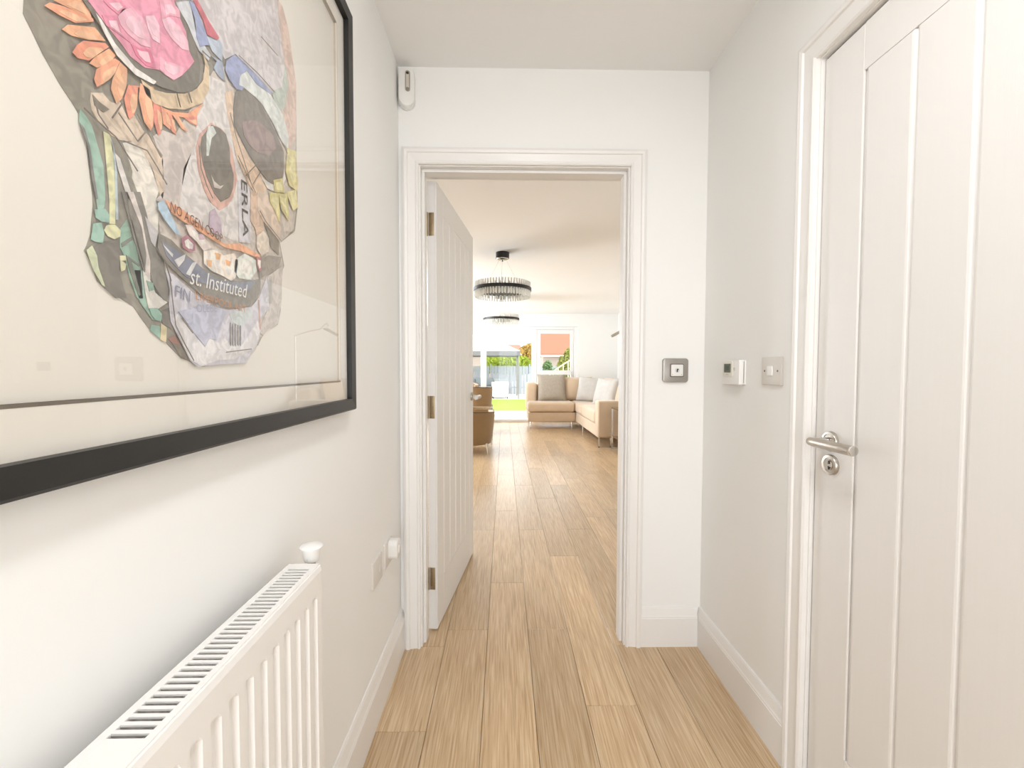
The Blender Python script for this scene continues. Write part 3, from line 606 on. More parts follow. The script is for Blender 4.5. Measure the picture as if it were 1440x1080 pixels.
PAPER_TEXTS = [('NO AGEN COOP', '7b4a34', (558, 1374), (658, 1363), 13, 9), ('ERLA', '4a4542', (713, 1480), (715, 1390), 16, 4), ('st. Instituted', 'efebe4', (591, 1290), (722, 1292), 22, 7), ('LIVERPOOL ART', 'c98a58', (602, 1271), (717, 1268), 11, 7), ('FIN', '8f90a3', (565, 1269), (591, 1266), 15, 6), ('OLEBE', 'a3a4b6', (604, 1254), (646, 1260), 11, 6)]

FY0, FY1, FZ0, FZ1 = 0.115, 1.188, 1.068, 2.106
pic = thing('framed_picture', 'large black framed paper collage of a skull on the hall wall above the radiator', 'picture', (XL, (FY0 + FY1) / 2, FZ0))
PY, PZ = (FY0 + FY1) / 2, FZ0
def L(y, z, x=0.0): return (x, y - PY, z - PZ)
FW, FD = 0.030, 0.032
def rail(a, b_, c, d):                              # mitred moulding: quad in (y,z) outer a->b, inner d->c
    q = MB(); t = bmesh.new()
    def pt(p, x): return t.verts.new(L(p[0], p[1], x))
    a1, b1, c1, d1 = [pt(p, 0.002) for p in (a, b_, c, d)]
    k = 0.12
    ia = [(a[0] + (d[0] - a[0]) * k, a[1] + (d[1] - a[1]) * k), (b_[0] + (c[0] - b_[0]) * k, b_[1] + (c[1] - b_[1]) * k)]
    a2, b2 = pt(a, FD - 0.003), pt(b_, FD - 0.003); a3, b3 = pt(ia[0], FD), pt(ia[1], FD); c2, d2 = pt(c, FD - 0.002), pt(d, FD - 0.002)
    for f in ((a1, b1, b2, a2), (a2, b2, b3, a3), (a3, b3, c2, d2), (d2, c2, c1, d1), (a1, d1, c1, b1), (a1, a2, a3, d2, d1), (b1, c1, c2, b3, b2)): t.faces.new(f)
    bmesh.ops.recalc_face_normals(t, faces=t.faces); q._merge(t); return q.build('frame_rail', M_black, pic)
o4 = [(FY0, FZ0), (FY1, FZ0), (FY1, FZ1), (FY0, FZ1)]; i4 = [(FY0 + FW, FZ0 + FW), (FY1 - FW, FZ0 + FW), (FY1 - FW, FZ1 - FW), (FY0 + FW, FZ1 - FW)]
for i in range(4): rail(o4[i], o4[(i + 1) % 4], i4[(i + 1) % 4], i4[i])
M_mount = mat('cream_mount_board', 'efe8dc', 0.8, var=0.012, scale=5)
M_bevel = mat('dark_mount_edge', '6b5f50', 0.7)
mb_ = MB(); mb_.box(L(FY0 + 0.005, FZ0 + 0.005, 0.003), L(FY1 - 0.005, FZ1 - 0.005, 0.009)); mb_.build('backing_board', M_mount, pic)
WY = (0.19, 1.113); WZ = (1.147, 2.032)             # window of the mount
mb_ = MB(); x0, x1 = 0.0135, 0.0165
for y0, y1, z0, z1 in ((FY0 + .02, FY1 - .02, FZ0 + .02, WZ[0]), (FY0 + .02, FY1 - .02, WZ[1], FZ1 - .02), (FY0 + .02, WY[0], WZ[0], WZ[1]), (WY[1], FY1 - .02, WZ[0], WZ[1])):
    mb_.box(L(y0, z0, x0), L(y1, z1, x1))
mt = mb_.build('mount', M_mount, pic)
e_ = MB(); g = 0.0035
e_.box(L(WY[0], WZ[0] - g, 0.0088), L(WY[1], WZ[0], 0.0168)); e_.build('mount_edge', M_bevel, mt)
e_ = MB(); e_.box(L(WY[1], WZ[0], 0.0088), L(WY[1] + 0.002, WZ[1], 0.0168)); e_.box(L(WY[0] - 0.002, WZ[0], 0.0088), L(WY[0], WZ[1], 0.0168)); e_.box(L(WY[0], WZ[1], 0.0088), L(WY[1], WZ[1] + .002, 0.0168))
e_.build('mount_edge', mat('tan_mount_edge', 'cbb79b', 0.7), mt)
def paper_piece(name, pts, col, lvl, parent, th=0.0005):
    """pts in mm on the wall plane (y, z); cut paper of real thickness, stacked by level"""
    x = 0.0092 + lvl * 0.0006
    M = Matrix(((0, 0, 1, x), (1, 0, 0, -PY), (0, 1, 0, -PZ), (0, 0, 0, 1)))
    p = [(a / 1000, c / 1000) for a, c in pts]
    ar = sum(p[i][0] * p[(i + 1) % len(p)][1] - p[(i + 1) % len(p)][0] * p[i][1] for i in range(len(p)))
    if ar < 0: p.reverse()
    q = MB(); q.prism(p, th, M)
    bmesh.ops.triangulate(q.bm, faces=[f for f in q.bm.faces if len(f.verts) > 4])
    c_ = [a_ * 0.86 + b_ * 0.14 for a_, b_ in zip(lin(col)[:3], lin('efe6da')[:3])]   # cream blended in for the milky wash of glass reflections
    return q.build(name, mat('paper_' + col, c_, 0.6, var=0.15, scale=55, crisp=True), parent)
skull = paper_piece('collage', SKULL_OUTLINE, '80796a', 0, pic); skull['label'] = 'skull made of cut printed papers'
for nm, col, lv, pts in PAPER_PIECES:
    paper_piece(nm, pts, col, lv, skull)
    if nm in ('orange_petal', 'rose_petal', 'yellow_petal', 'blossom'):      # printed lighter heart of each petal
        cx_ = sum(p[0] for p in pts) / len(pts); cz_ = sum(p[1] for p in pts) / len(pts)
        paper_piece('petal_highlight', [(cx_ + (p[0] - cx_) * .58 + (3 if nm == 'orange_petal' else 0), cz_ + (p[1] - cz_) * .58) for p in pts], {'orange_petal': 'f5b98c', 'rose_petal': 'f4c3cf', 'yellow_petal': 'ebe2a6', 'blossom': 'f4ece2'}[nm], lv + 0.5, skull)
def flat_text(body, m, width, height, M, name, parent, shear=0.0):
    cu = bpy.data.curves.new('lettering', 'FONT'); cu.body = body; cu.size = 1; cu.extrude = 0.0; cu.shear = shear; cu.resolution_u = 2
    to = bpy.data.objects.new('lettering', cu); COL.objects.link(to)
    bpy.context.view_layer.update()
    me = bpy.data.meshes.new_from_object(to.evaluated_get(bpy.context.evaluated_depsgraph_get()))
    bpy.data.objects.remove(to)
    xs = [v.co.x for v in me.vertices]; ys = [v.co.y for v in me.vertices]
    sx = width / (max(xs) - min(xs)); sy = height / (max(ys) - min(ys))
    for v in me.vertices: v.co = M @ Vector(((v.co.x - min(xs)) * sx, (v.co.y - min(ys)) * sy, 0))
    me.materials.clear(); me.materials.append(m)
    o = bpy.data.objects.new(name, me); COL.objects.link(o); o.parent = parent
    return o
for body, col, A, B, h, lv in PAPER_TEXTS:
    a = math.atan2(B[1] - A[1], B[0] - A[0]); w = math.hypot(B[0] - A[0], B[1] - A[1]) / 1000
    x = 0.0092 + lv * 0.0006 + 0.0008
    M = Matrix(((0, 0, 1, x), (1, 0, 0, A[0] / 1000 - PY), (0, 1, 0, A[1] / 1000 - PZ), (0, 0, 0, 1))) @ rot(a, 'Z')
    flat_text(body, mat('ink_' + col, col, 0.6), w, h / 1000, M, 'lettering', skull, 0.3 if body.startswith('st') else 0)
gl = MB(); gl.box(L(FY0 + 0.022, FZ0 + 0.022, 0.0215), L(FY1 - 0.022, FZ1 - 0.022, 0.0235)); gl.build('glazing', pane_glass('picture_glass', refl=0.055), pic)

# ------------------------------------------------------------------ radiator
RX0, RX1, RY0, RY1, RZ0, RZ1 = XL + 0.035, XL + 0.095, -0.30, 0.800, 0.20, 0.817
rad = thing('radiator', 'white fluted panel radiator with slotted top grille on the hall wall', 'radiator', (RX0, RY1, RZ0))
def RL(x, y, z): return (x - RX0, y - RY1, z - RZ0)
b = MB(); t = bmesh.new()                           # fluted front panel: profile along y, swept in z
PIT = 0.0333; ys = []; y = RY1 - 0.020
prof = [(RY1, 0.0), (RY1 - 0.012, 0.0)]
while y - PIT > RY0 + 0.02:
    prof += [(y, 0.0), (y - 0.004, -0.008), (y - 0.0155, -0.008), (y - 0.0195, 0.0)]; y -= PIT
prof += [(RY0, 0.0)]
zs = [(RZ0, 0), (RZ0 + 0.03, 0), (RZ0 + 0.036, 1), (RZ1 - 0.056, 1), (RZ1 - 0.049, 0), (RZ1 - 0.012, 0), (RZ1 - 0.003, -1), (RZ1, -2)]
rows = []
for z, k in zs:
    rows.append([t.verts.new(RL(RX1 + (d * 1.0 if k == 1 else 0) - (0.002 if k == -1 else 0.008 if k == -2 else 0), yy, z)) for yy, d in prof])
for A, B in zip(rows, rows[1:]):
    for i in range(len(A) - 1): t.faces.new((A[i], A[i + 1], B[i + 1], B[i]))
bmesh.ops.recalc_face_normals(t, faces=t.faces); b._merge(t)
b.box(RL(RX1 - 0.012, RY0, RZ0), RL(RX1 - 0.007, RY1, RZ1 - 0.004)); b.build('front_panel', M_rad, rad)
MB().box(RL(RX0, RY0, RZ0), RL(RX0 + 0.006, RY1, RZ1 - 0.008)).build('rear_panel', M_rad, rad)
MB().box(RL(RX0 + 0.006, RY1 - 0.003, RZ0 + 0.03), RL(RX1 - 0.004, RY1, RZ1 - 0.012)).build('side_cover', M_rad, rad)
b = MB(); gx0, gx1 = RX0 + 0.010, RX1 - 0.012       # top grille: frame strips with separate bars between slots
GZ0, GZ1 = RZ1 - 0.0025, RZ1
b.box(RL(RX0, RY0, GZ0 - .004), RL(gx0, RY1, GZ1), 0.001); b.box(RL(gx1, RY0, GZ0), RL(RX1 - 0.004, RY1, GZ1))
y = RY1; b.box(RL(gx0, RY1 - 0.022, GZ0), RL(gx1, RY1, GZ1)); 
grille = b.build('top_grille', M_rad, rad)
P_ = 0.0104; y = RY1 - 0.022; i = 0
while y - P_ > RY0:
    i += 1
    wide = (i % 35 == 0)
    y1 = y - 0.0058; y0 = y1 - (0.0046 if not wide else 0.05)
    MB().box(RL(gx0, max(y0, RY0), GZ0), RL(gx1, y1, GZ1)).build('grille_bar', M_rad, grille)
    y = y0
MB().box(RL(RX0 + 0.012, RY0 + 0.02, RZ0 + 0.04), RL(RX0 + 0.030, RY1 - 0.02, RZ1 - 0.035)).build('convector_fins', mat('grey_fins', 'b5b2ac', 0.6), rad)
for yb in (0.62, 0.0):
    MB().box((XL - RX0 + 0.002, yb - RY1 - 0.02, 0.1), (0, yb - RY1 + 0.02, 0.5)).build('wall_bracket', M_rad, rad)
vb = MB(); VX, VY = RX1 - 0.028, RY1 + 0.022
vb.tube([RL(VX, VY, 0.0), RL(VX, VY, RZ1 - 0.004)], 0.0075, 12); vb.tube([RL(VX, RY1 - 0.002, RZ0 + 0.04), RL(VX, VY, RZ0 + 0.04)], 0.009, 12)
vp = vb.build('valve_pipe', mat('plated_brass', 'b8a98c', 0.35, metal=0.9), rad, True)
vb = MB(); vb.lathe([(0.0125, 0), (0.0135, 0.003), (0.0165, 0.022), (0.0165, 0.025), (0.0205, 0.0255), (0.0205, 0.028), (0.017, 0.031), (0, 0.0325)], 28, T(RL(VX, VY, RZ1 - 0.004)))
vb.build('valve_cap', M_white, rad, True)

# ------------------------------------------------------------------ small fittings
# motion sensor high in the corner of the partition
sn = thing('motion_sensor', 'white rounded alarm motion sensor high in the corner beside the ceiling', 'sensor', (-0.398, YB, 2.224), 0)
def stadium(w, h, n=10):
    r = w / 2; return [(r * math.cos(math.pi * k / n), h - r + r * math.sin(math.pi * k / n)) for k in range(n + 1)] + [(-r * math.cos(math.pi * k / n), r - r * math.sin(math.pi * k / n)) for k in range(n + 1)]
FR = rot(math.pi / 2, 'X')                          # local xy -> xz facing -y
SM = rot(R(12), 'Z')
b = MB(); b.prism(stadium(0.066, 0.158), 0.012, T((0.002, 0.0, 0)) @ FR); b.build('back_plate', M_white, sn, True)
b = MB(); b.prism(stadium(0.063, 0.153), 0.026, T((0.001, -0.010, 0.0025)) @ SM @ FR, 0.006); b.build('cover', M_white, sn, True)
b = MB(); b.prism(stadium(0.019, 0.082), 0.0012, T((0.011, -0.036, 0.056)) @ SM @ FR, 0.0004); ln_ = b.build('lens_strip', mat('grey_lens', 'a39a8d', 0.3), sn, True)
b = MB(); b.prism(stadium(0.011, 0.058), 0.0012, T((0.011, -0.0372, 0.068)) @ SM @ FR); b.build('lens_window', mat('pale_lens', 'd3cabc', 0.3), sn, True)
b = MB(); b.lathe([(0.0055, 0), (0.0045, 0.0012), (0, 0.0016)], 16, T((0.0108, -0.0385, 0.127)) @ SM @ FR); b.build('sensor_eye', M_dark, sn, True)
b = MB(); b.lathe([(0.006, 0), (0.005, 0.001), (0, 0.0012)], 16, T((0.0112, -0.0385, 0.0665)) @ SM @ FR); b.build('led_window', mat('grey_led', '8b857c', 0.3), sn, True)

def rrect(w, h, r, n=5):
    out = []
    for cx, cy, a0 in ((w / 2 - r, h / 2 - r, 0), (-w / 2 + r, h / 2 - r, 90), (-w / 2 + r, -h / 2 + r, 180), (w / 2 - r, -h / 2 + r, 270)):
        out += [(cx + r * math.cos(R(a0 + 90 * k / n)), cy + r * math.sin(R(a0 + 90 * k / n))) for k in range(n + 1)]
    return out
# silver control plate on the partition
cp = thing('control_plate', 'square silver wall control plate with white centre button beside the doorway', 'control', (0.713, YB, 1.174))
b = MB(); b.prism(rrect(0.106, 0.100, 0.012), 0.014, FR, 0.003); b.build('plate', mat('satin_silver', 'aaa59e', 0.38, metal=0.7), cp, True)
b = MB(); b.prism(rrect(0.058, 0.056, 0.006), 0.0015, T((0.004, -0.0138, 0)) @ FR); b.build('button_rim', mat('grey_rim', '77726b', 0.4), cp)
b = MB(); b.prism(rrect(0.050, 0.048, 0.004), 0.005, T((0.004, -0.0145, 0)) @ FR, 0.0012); cbn = b.build('button', M_white, cp, True)
b = MB(); b.lathe([(0.010, 0), (0.010, 0.0006), (0, 0.0006)], 20, T((0.004, -0.0195, 0)) @ FR); b.build('dial_face', mat('pale_grey', 'd9d7d3', 0.4), cbn)
b = MB(); b.prism([(-0.003, -0.007), (0.002, -0.007), (0.002, 0), (0.006, 0.003), (0.001, 0.008), (-0.003, 0.003)], 0.0006, T((0.004, -0.0202, 0)) @ FR); b.build('pointer_mark', M_dark, cbn)
for xx in (-0.016, 0.022): b = MB(); b.lathe([(0.0018, 0), (0, 0.0005)], 8, T((xx, -0.0195, -0.018)) @ FR); b.build('screw', M_steel, cbn)

# facing -x (on the right wall): local x -> -y world, local y -> z
def on_right(y, z, x=0.0): return T((-x, 0, 0)) @ Matrix(((0, 0, -1, 0), (-1, 0, 0, y), (0, 1, 0, z), (0, 0, 0, 1)))
th = thing('thermostat', 'white room thermostat with small dark display on the hall side wall', 'thermostat', (XR, 1.556, 1.168))
b = MB(); b.prism(rrect(0.118, 0.086, 0.004), 0.008, on_right(0, 0)); b.build('wall_plate', M_white, th, True)
b = MB(); b.prism(rrect(0.118, 0.088, 0.006), 0.018, on_right(0, 0, 0.006), 0.003); b.build('housing', M_white, th, True)
b = MB(); b.prism(rrect(0.070, 0.054, 0.008), 0.002, on_right(0.016, 0.012, 0.024), 0.0006); b.build('bezel', mat('warm_white', 'e9e4d8', 0.4), th, True)
b = MB(); b.prism(rrect(0.046, 0.032, 0.002), 0.0008, on_right(0.016, 0.015, 0.0261)); dsp = b.build('display', mat('lcd_green_grey', '5f6454', 0.25), th)
for k in range(2):
    b = MB()
    for lo, hi in (((-0.004, -0.008), (-0.0025, 0.008)), ((0.0025, -0.008), (0.004, 0.008)), ((-0.004, 0.007), (0.004, 0.008)), ((-0.004, -0.008), (0.004, -0.007))):
        b.prism([(lo[0], lo[1]), (hi[0], lo[1]), (hi[0], hi[1]), (lo[0], hi[1])], 0.0004, on_right(0.022 - k * 0.012, 0.015, 0.0269))
    b.build('digit', mat('lcd_ink', '23261f', 0.4), dsp)
b = MB(); b.prism(rrect(0.008, 0.010, 0.002), 0.0015, on_right(-0.028, 0.012, 0.024)); b.build('button', mat('pale_button', 'cfcabf', 0.4), th)
flat_text('....', mat('ink_grey', '8a857c', 0.5), 0.016, 0.003, on_right(0.024, -0.009, 0.0263), 'printed_mark', th)

sw = thing('light_switch', 'single rocker light switch on a square plate next to the side door', 'switch', (XR, 1.342, 1.174))
b = MB(); b.prism(rrect(0.098, 0.088, 0.004), 0.008, on_right(0, 0), 0.002); b.build('plate', mat('satin_white_plate', 'dcd6cd', 0.35, var=0.02), sw, True)
b = MB(); b.prism(rrect(0.026, 0.030, 0.002), 0.004, on_right(0.004, 0, 0.0075), 0.001); b.build('rocker', M_white, sw, True)
for s in (-1, 1):
    b = MB(); b.lathe([(0.0035, 0), (0.003, 0.0008), (0, 0.0008)], 12, on_right(s * 0.033, 0, 0.008)); b.build('screw', mat('dark_screw', '6b6258', 0.4, metal=0.6), sw)

# sockets low on the left wall
def on_left(y, z, x=0.0): return T((x, 0, 0)) @ Matrix(((0, 0, 1, 0), (1, 0, 0, y), (0, 1, 0, z), (0, 0, 0, 1)))
so = thing('wall_socket', 'blank white socket plate with square corners low on the hall wall', 'socket', (XL, 1.455, 0.497))
b = MB(); b.prism(rrect(0.104, 0.090, 0.004), 0.008, on_left(0, 0), 0.002); b.build('plate', mat('socket_plate', 'e4ded6', 0.4, var=0.02), so, True)
b = MB(); b.prism(rrect(0.010, 0.026, 0.002), 0.002, on_left(0.018, 0, 0.0075)); b.build('rocker', M_white, so)
so = thing('wall_socket', 'white socket plate holding a plug adaptor beside the doorway frame', 'socket', (XL, 1.592, 0.500))
b = MB(); b.prism(rrect(0.092, 0.090, 0.004), 0.008, on_left(0, 0), 0.002); b.build('plate', MATS['socket_plate'], so, True)
pl = thing('plug_adaptor', 'white rounded plug-in adaptor pushed into the socket by the doorway', 'plug', (XL + 0.008, 1.610, 0.500))
b = MB(); b.prism(rrect(0.060, 0.072, 0.020), 0.034, on_left(0, 0.008), 0.008); b.build('body', M_white, pl, True)
b = MB(); b.prism(rrect(0.030, 0.030, 0.010), 0.004, on_left(0, 0.008, 0.033), 0.002); b.build('front_button', M_white, pl, True)

cl = thing('added_ceiling_light', 'round white flush light added out of view to brighten the hall', 'ceiling light', (0.2, 0.35, CEIL))  # fixture added above the view to brighten the side walls
b = MB(); b.lathe([(0.17, 0), (0.17, -0.03), (0.155, -0.035), (0.15, -0.03), (0.15, 0)], 40); b.build('rim', M_chrome, cl, True)
b = MB(); b.lathe([(0.15, -0.028), (0.13, -0.05), (0.08, -0.064), (0, -0.07)], 40)
dm = bpy.data.materials.new('lamp_diffuser'); dm.use_nodes = True; pb = dm.node_tree.nodes['Principled BSDF']
pb.inputs['Base Color'].default_value = (0.9, 0.88, 0.85, 1); pb.inputs['Emission Color'].default_value = (1, 0.95, 0.88, 1); pb.inputs['Emission Strength'].default_value = 2.0
b.build('diffuser', dm, cl, True)
ll = bpy.data.lights.new('hall_fill_light', 'AREA'); ll.shape = 'DISK'; ll.size = 0.26; ll.energy = 8.5; ll.color = (0.92, 0.95, 1.0); ll.spread = math.pi  # fill light below the added fixture
lo_ = bpy.data.objects.new('hall_fill_light', ll); COL.objects.link(lo_); lo_.location = (0.2, 0.35, CEIL - 0.075)

# ------------------------------------------------------------------ lounge furniture
M_velvet = mat('tan_velvet', 'd6bda0', 0.85, var=0.10, scale=7, bump=0.2, bscale=120)
M_velvet_shaded = mat('shaded_tan_velvet', '94764f', 0.85, var=0.12, scale=7, bump=0.2, bscale=120)  # same tan velvet, darkened in colour for the unlit chair backs
for m_ in (M_velvet, M_velvet_shaded):
    m_.node_tree.nodes['Principled BSDF'].inputs['Sheen Weight'].default_value = 0.4
M_grey_c = mat('taupe_cushion', 'b3a899', 0.95, var=0.16, scale=30, bump=0.5, bscale=160)
M_pale_c = mat('pale_grey_cushion', 'd2cdc7', 0.8, var=0.12, scale=14, bump=0.3, bscale=90)
sofa = thing('corner_sofa', 'tan velvet corner sofa with chaise end and metal legs by the patio window', 'sofa', (1.4, 8.4, 0))
def SL(x, y, z): return (x - 1.4, y - 8.4, z)
def sbox(nm, x0, x1, y0, y1, z0, z1, bv=0.03, m=None): return MB().box(SL(x0, y0, z0), SL(x1, y1, z1), bv, 4).build(nm, m or M_velvet, sofa, True)
sbox('base', 1.40, 2.36, 6.47, 9.34, 0.15, 0.33, 0.015); sbox('base', 0.47, 1.39, 8.46, 9.34, 0.15, 0.33, 0.015)
sbox('seat_cushion', 0.46, 1.385, 8.43, 9.12, 0.335, 0.53, 0.055)
sbox('seat_cushion', 1.385, 2.14, 7.82, 9.12, 0.335, 0.53, 0.05); sbox('seat_cushion', 1.385, 2.14, 6.69, 7.81, 0.335, 0.54, 0.05)
sbox('backrest', 0.47, 2.36, 9.14, 9.35, 0.33, 0.86, 0.05); sbox('backrest', 2.14, 2.36, 6.68, 9.13, 0.33, 0.86, 0.05)
sbox('armrest', 1.395, 2.36, 6.45, 6.67, 0.15, 0.705, 0.03); sbox('armrest', 0.45, 0.66, 8.88, 9.33, 0.34, 0.90, 0.05)
def scush(w, h, t_, M): return MB().pillow(w, h, t_, M, 12, 0.04).build('back_cushion', M_velvet, sofa, True)
scush(0.62, 0.50, 0.20, T(SL(1.52, 9.02, 0.77)) @ rot(R(78), 'X'))
scush(0.70, 0.50, 0.20, T(SL(2.02, 8.55, 0.77)) @ rot(R(-90), 'Z') @ rot(R(78), 'X'))
scush(0.70, 0.50, 0.20, T(SL(2.04, 7.30, 0.78)) @ rot(R(-90), 'Z') @ rot(R(78), 'X'))
for x, y in ((0.52, 8.5), (1.33, 8.5), (0.52, 9.28), (2.3, 9.28), (1.44, 7.9)):
    MB().tube([SL(x, y, 0.16), SL(x - 0.005, y - 0.01, 0.0)], [0.017, 0.009], 10).build('leg', M_chrome, sofa, True)
b = MB()
for a, c in (((1.425, 6.49), (1.425, 6.49)), ((1.60, 6.49), (1.60, 6.49))): b.box(SL(a[0] - 0.01, a[1] - 0.01, 0), SL(a[0] + 0.01, a[1] + 0.01, 0.152))
b.box(SL(1.415, 6.48, 0), SL(1.61, 6.50, 0.014)); b.build('sled_leg', M_chrome, sofa)
b = MB(); b.box(SL(2.15, 6.48, 0), SL(2.33, 6.50, 0.014)); b.box(SL(2.15, 6.48, 0), SL(2.17, 6.50, 0.152)); b.box(SL(2.31, 6.48, 0), SL(2.33, 6.50, 0.152)); b.build('sled_leg', M_chrome, sofa)
def cushion(label, w, h, t_, M, m, group=None):
    o = MB().pillow(w, h, t_, Matrix.Identity(4), 16, 0.05).build('cushion', m, None, True)
    o.matrix_world = M; return tag(o, label, 'cushion', group)
cushion('large taupe scatter cushion propped upright on the chaise end of the sofa', 0.58, 0.56, 0.17, T((0.97, 8.93, 0.80)) @ rot(R(2), 'Z') @ rot(R(74), 'X'), M_grey_c)
cushion('pale grey scatter cushion leaning against the corner back cushion of the sofa', 0.50, 0.50, 0.16, T((1.72, 8.72, 0.775)) @ rot(R(-18), 'Z') @ rot(R(72), 'X') @ rot(R(-5), 'Z'), M_pale_c)
cushion('pale grey scatter cushion leaning on the long side back of the sofa', 0.50, 0.50, 0.16, T((1.86, 7.93, 0.775)) @ rot(R(-52), 'Z') @ rot(R(70), 'X'), M_pale_c)

def tub_chair(label, loc, rz, top, back_up, m):
    """rounded tub armchair, back towards local -y"""
    c = thing('armchair', label, 'armchair', loc, rz)
    t = bmesh.new(); n = 22; ro, ri = [], []
    rows = []
    for z, f in ((0.13, 0.86), (0.16, 0.88), (top * 0.6, 0.95), (top - 0.05, 1.0), (top, 0.985)):
        rows.append((z, f))
    path = [(0.40, 0.40)] + [(0.40 * math.cos(a), -0.02 + 0.36 * math.sin(a)) for a in [-k * math.pi / n for k in range(n + 1)]] + [(-0.40, 0.40)]
    G = []
    for z, f in rows:
        G.append([t.verts.new((x * f, y * f if y < 0.3 else y, z + (back_up * max(0, -y) / 0.38 if z > top * 0.7 else 0))) for x, y in path])
    inn = []
    for z, f in ((top - 0.004, 0.80), (0.30, 0.76)):
        inn.append([t.verts.new((x * f, (y * f if y < 0.3 else y), z + (back_up * max(0, -y) / 0.38 if z > top * 0.7 else 0))) for x, y in path])
    seq = G + inn
    for A, B in zip(seq, seq[1:]):
        for i in range(len(A) - 1): t.faces.new((A[i], A[i + 1], B[i + 1], B[i]))
    t.faces.new([r[0] for r in seq]); t.faces.new([r[-1] for r in reversed(seq)])
    bmesh.ops.recalc_face_normals(t, faces=t.faces)
    b = MB(); b._merge(t); b.build('shell', m, c, True)
    b = MB(); b.box((-0.25, -0.20, 0.14), (0.25, 0.40, 0.32), 0.02, 3); b.build('seat_base', m, c, True)
    b = MB(); b.box((-0.27, -0.20, 0.32), (0.27, 0.42, 0.44), 0.04, 4); b.build('seat_cushion', m, c, True)
    b = MB()
    b.tube([(x * 1.0, y * 1.0, top + back_up * max(0, -y) / 0.38 + 0.001) for x, y in [(px_ * 0.985, py_ * 0.985 if py_ < 0.3 else py_) for px_, py_ in path]], 0.006, 6); b.build('piping', mat('dark_piping', '4a3a28', 0.7), c, True)
    for x, y in ((0.29, 0.34), (-0.29, 0.34), (0.27, -0.24), (-0.27, -0.24)):
        MB().tube([(x, y, 0.15), (x * 1.06, y * 1.08, 0)], [0.018, 0.009], 8).build('leg', M_chrome, c, True)
    return c
tub_chair('shaded tan velvet tub armchair seen from behind just past the open door', (-0.535, 6.20, 0), R(4), 0.56, 0.03, M_velvet_shaded)
tub_chair('tan tub armchair with dark piping beyond the mirrored table', (-0.615, 7.85, 0), R(3), 0.84, 0.02, M_velvet_shaded)
tub_chair('tan tub armchair nearest the patio glazing behind the other armchairs', (-0.93, 8.95, 0), R(185), 0.86, 0.05, M_velvet_shaded)
tb = thing('mirrored_table', 'low mirrored side table with chrome frame between the armchairs', 'table', (-0.60, 6.95, 0))
b = MB(); b.box((-0.42, -0.24, 0.575), (0.42, 0.24, 0.595), 0.003); b.build('table_top', mat('mirror_top', 'e8e8e8', 0.05, metal=1.0, var=0.02), tb)
for x in (-0.40, 0.40):
    for y in (-0.22, 0.22): MB().box((x - 0.012, y - 0.012, 0), (x + 0.012, y + 0.012, 0.575)).build('leg', M_chrome, tb)
b = MB(); b.box((-0.42, -0.24, 0.55), (0.42, -0.225, 0.575)); b.box((-0.42, 0.225, 0.55), (0.42, 0.24, 0.575)); b.box((-0.42, -0.225, 0.55), (-0.405, 0.225, 0.575)); b.box((0.405, -0.225, 0.55), (0.42, 0.225, 0.575)); b.build('apron', M_chrome, tb)

st = thing('side_table', 'narrow chrome framed side table at the end of the corner sofa', 'table', (1.80, 6.17, 0))
for x in (-0.21, 0.21):
    for y in (-0.20, 0.20): MB().box((x - 0.012, y - 0.012, 0), (x + 0.012, y + 0.012, 0.60)).build('leg', M_chrome, st)
b = MB(); b.box((-0.222, -0.212, 0.60), (0.222, 0.212, 0.62), 0.002); b.build('table_top', mat('bronze_mirror', 'a9987f', 0.1, metal=0.8), st)
b = MB(); b.box((-0.198, -0.19, 0.18), (0.198, 0.19, 0.195)); b.build('lower_shelf', MATS['bronze_mirror'], st)
b = MB()
for y in (-0.20, 0.20): b.box((-0.198, y - 0.01, 0.0), (0.198, y + 0.01, 0.02))
b.build('foot_rail', M_chrome, st)

lp = thing('floor_lamp', 'chrome floor lamp with tilted bar head beyond the sofa arm', 'lamp', (2.12, 6.18, 0))
b = MB(); b.lathe([(0.13, 0), (0.13, 0.015), (0.02, 0.025), (0, 0.025)], 28); b.build('base', M_chrome, lp, True)
b = MB(); b.tube([(0, 0, 0.02), (0, 0, 1.66)], 0.011, 12); b.build('pole', M_chrome, lp, True)
b = MB(); b.tube([(0, 0, 1.64), (-0.20, 0, 1.70), (-0.36, 0, 1.735), (-0.42, 0.0, 1.80), (-0.45, 0, 1.81), (-0.47, 0, 1.78), (-0.455, 0, 1.73)], 0.009, 10); b.build('arm', M_chrome, lp, True)
b = MB(); b.tube([(-0.40, 0, 1.735), (-0.45, 0, 1.725), (-0.58, 0, 1.655), (-0.60, 0, 1.645)], [0.012, 0.022, 0.020, 0.016], 12); b.build('lamp_head', M_steel, lp, True)

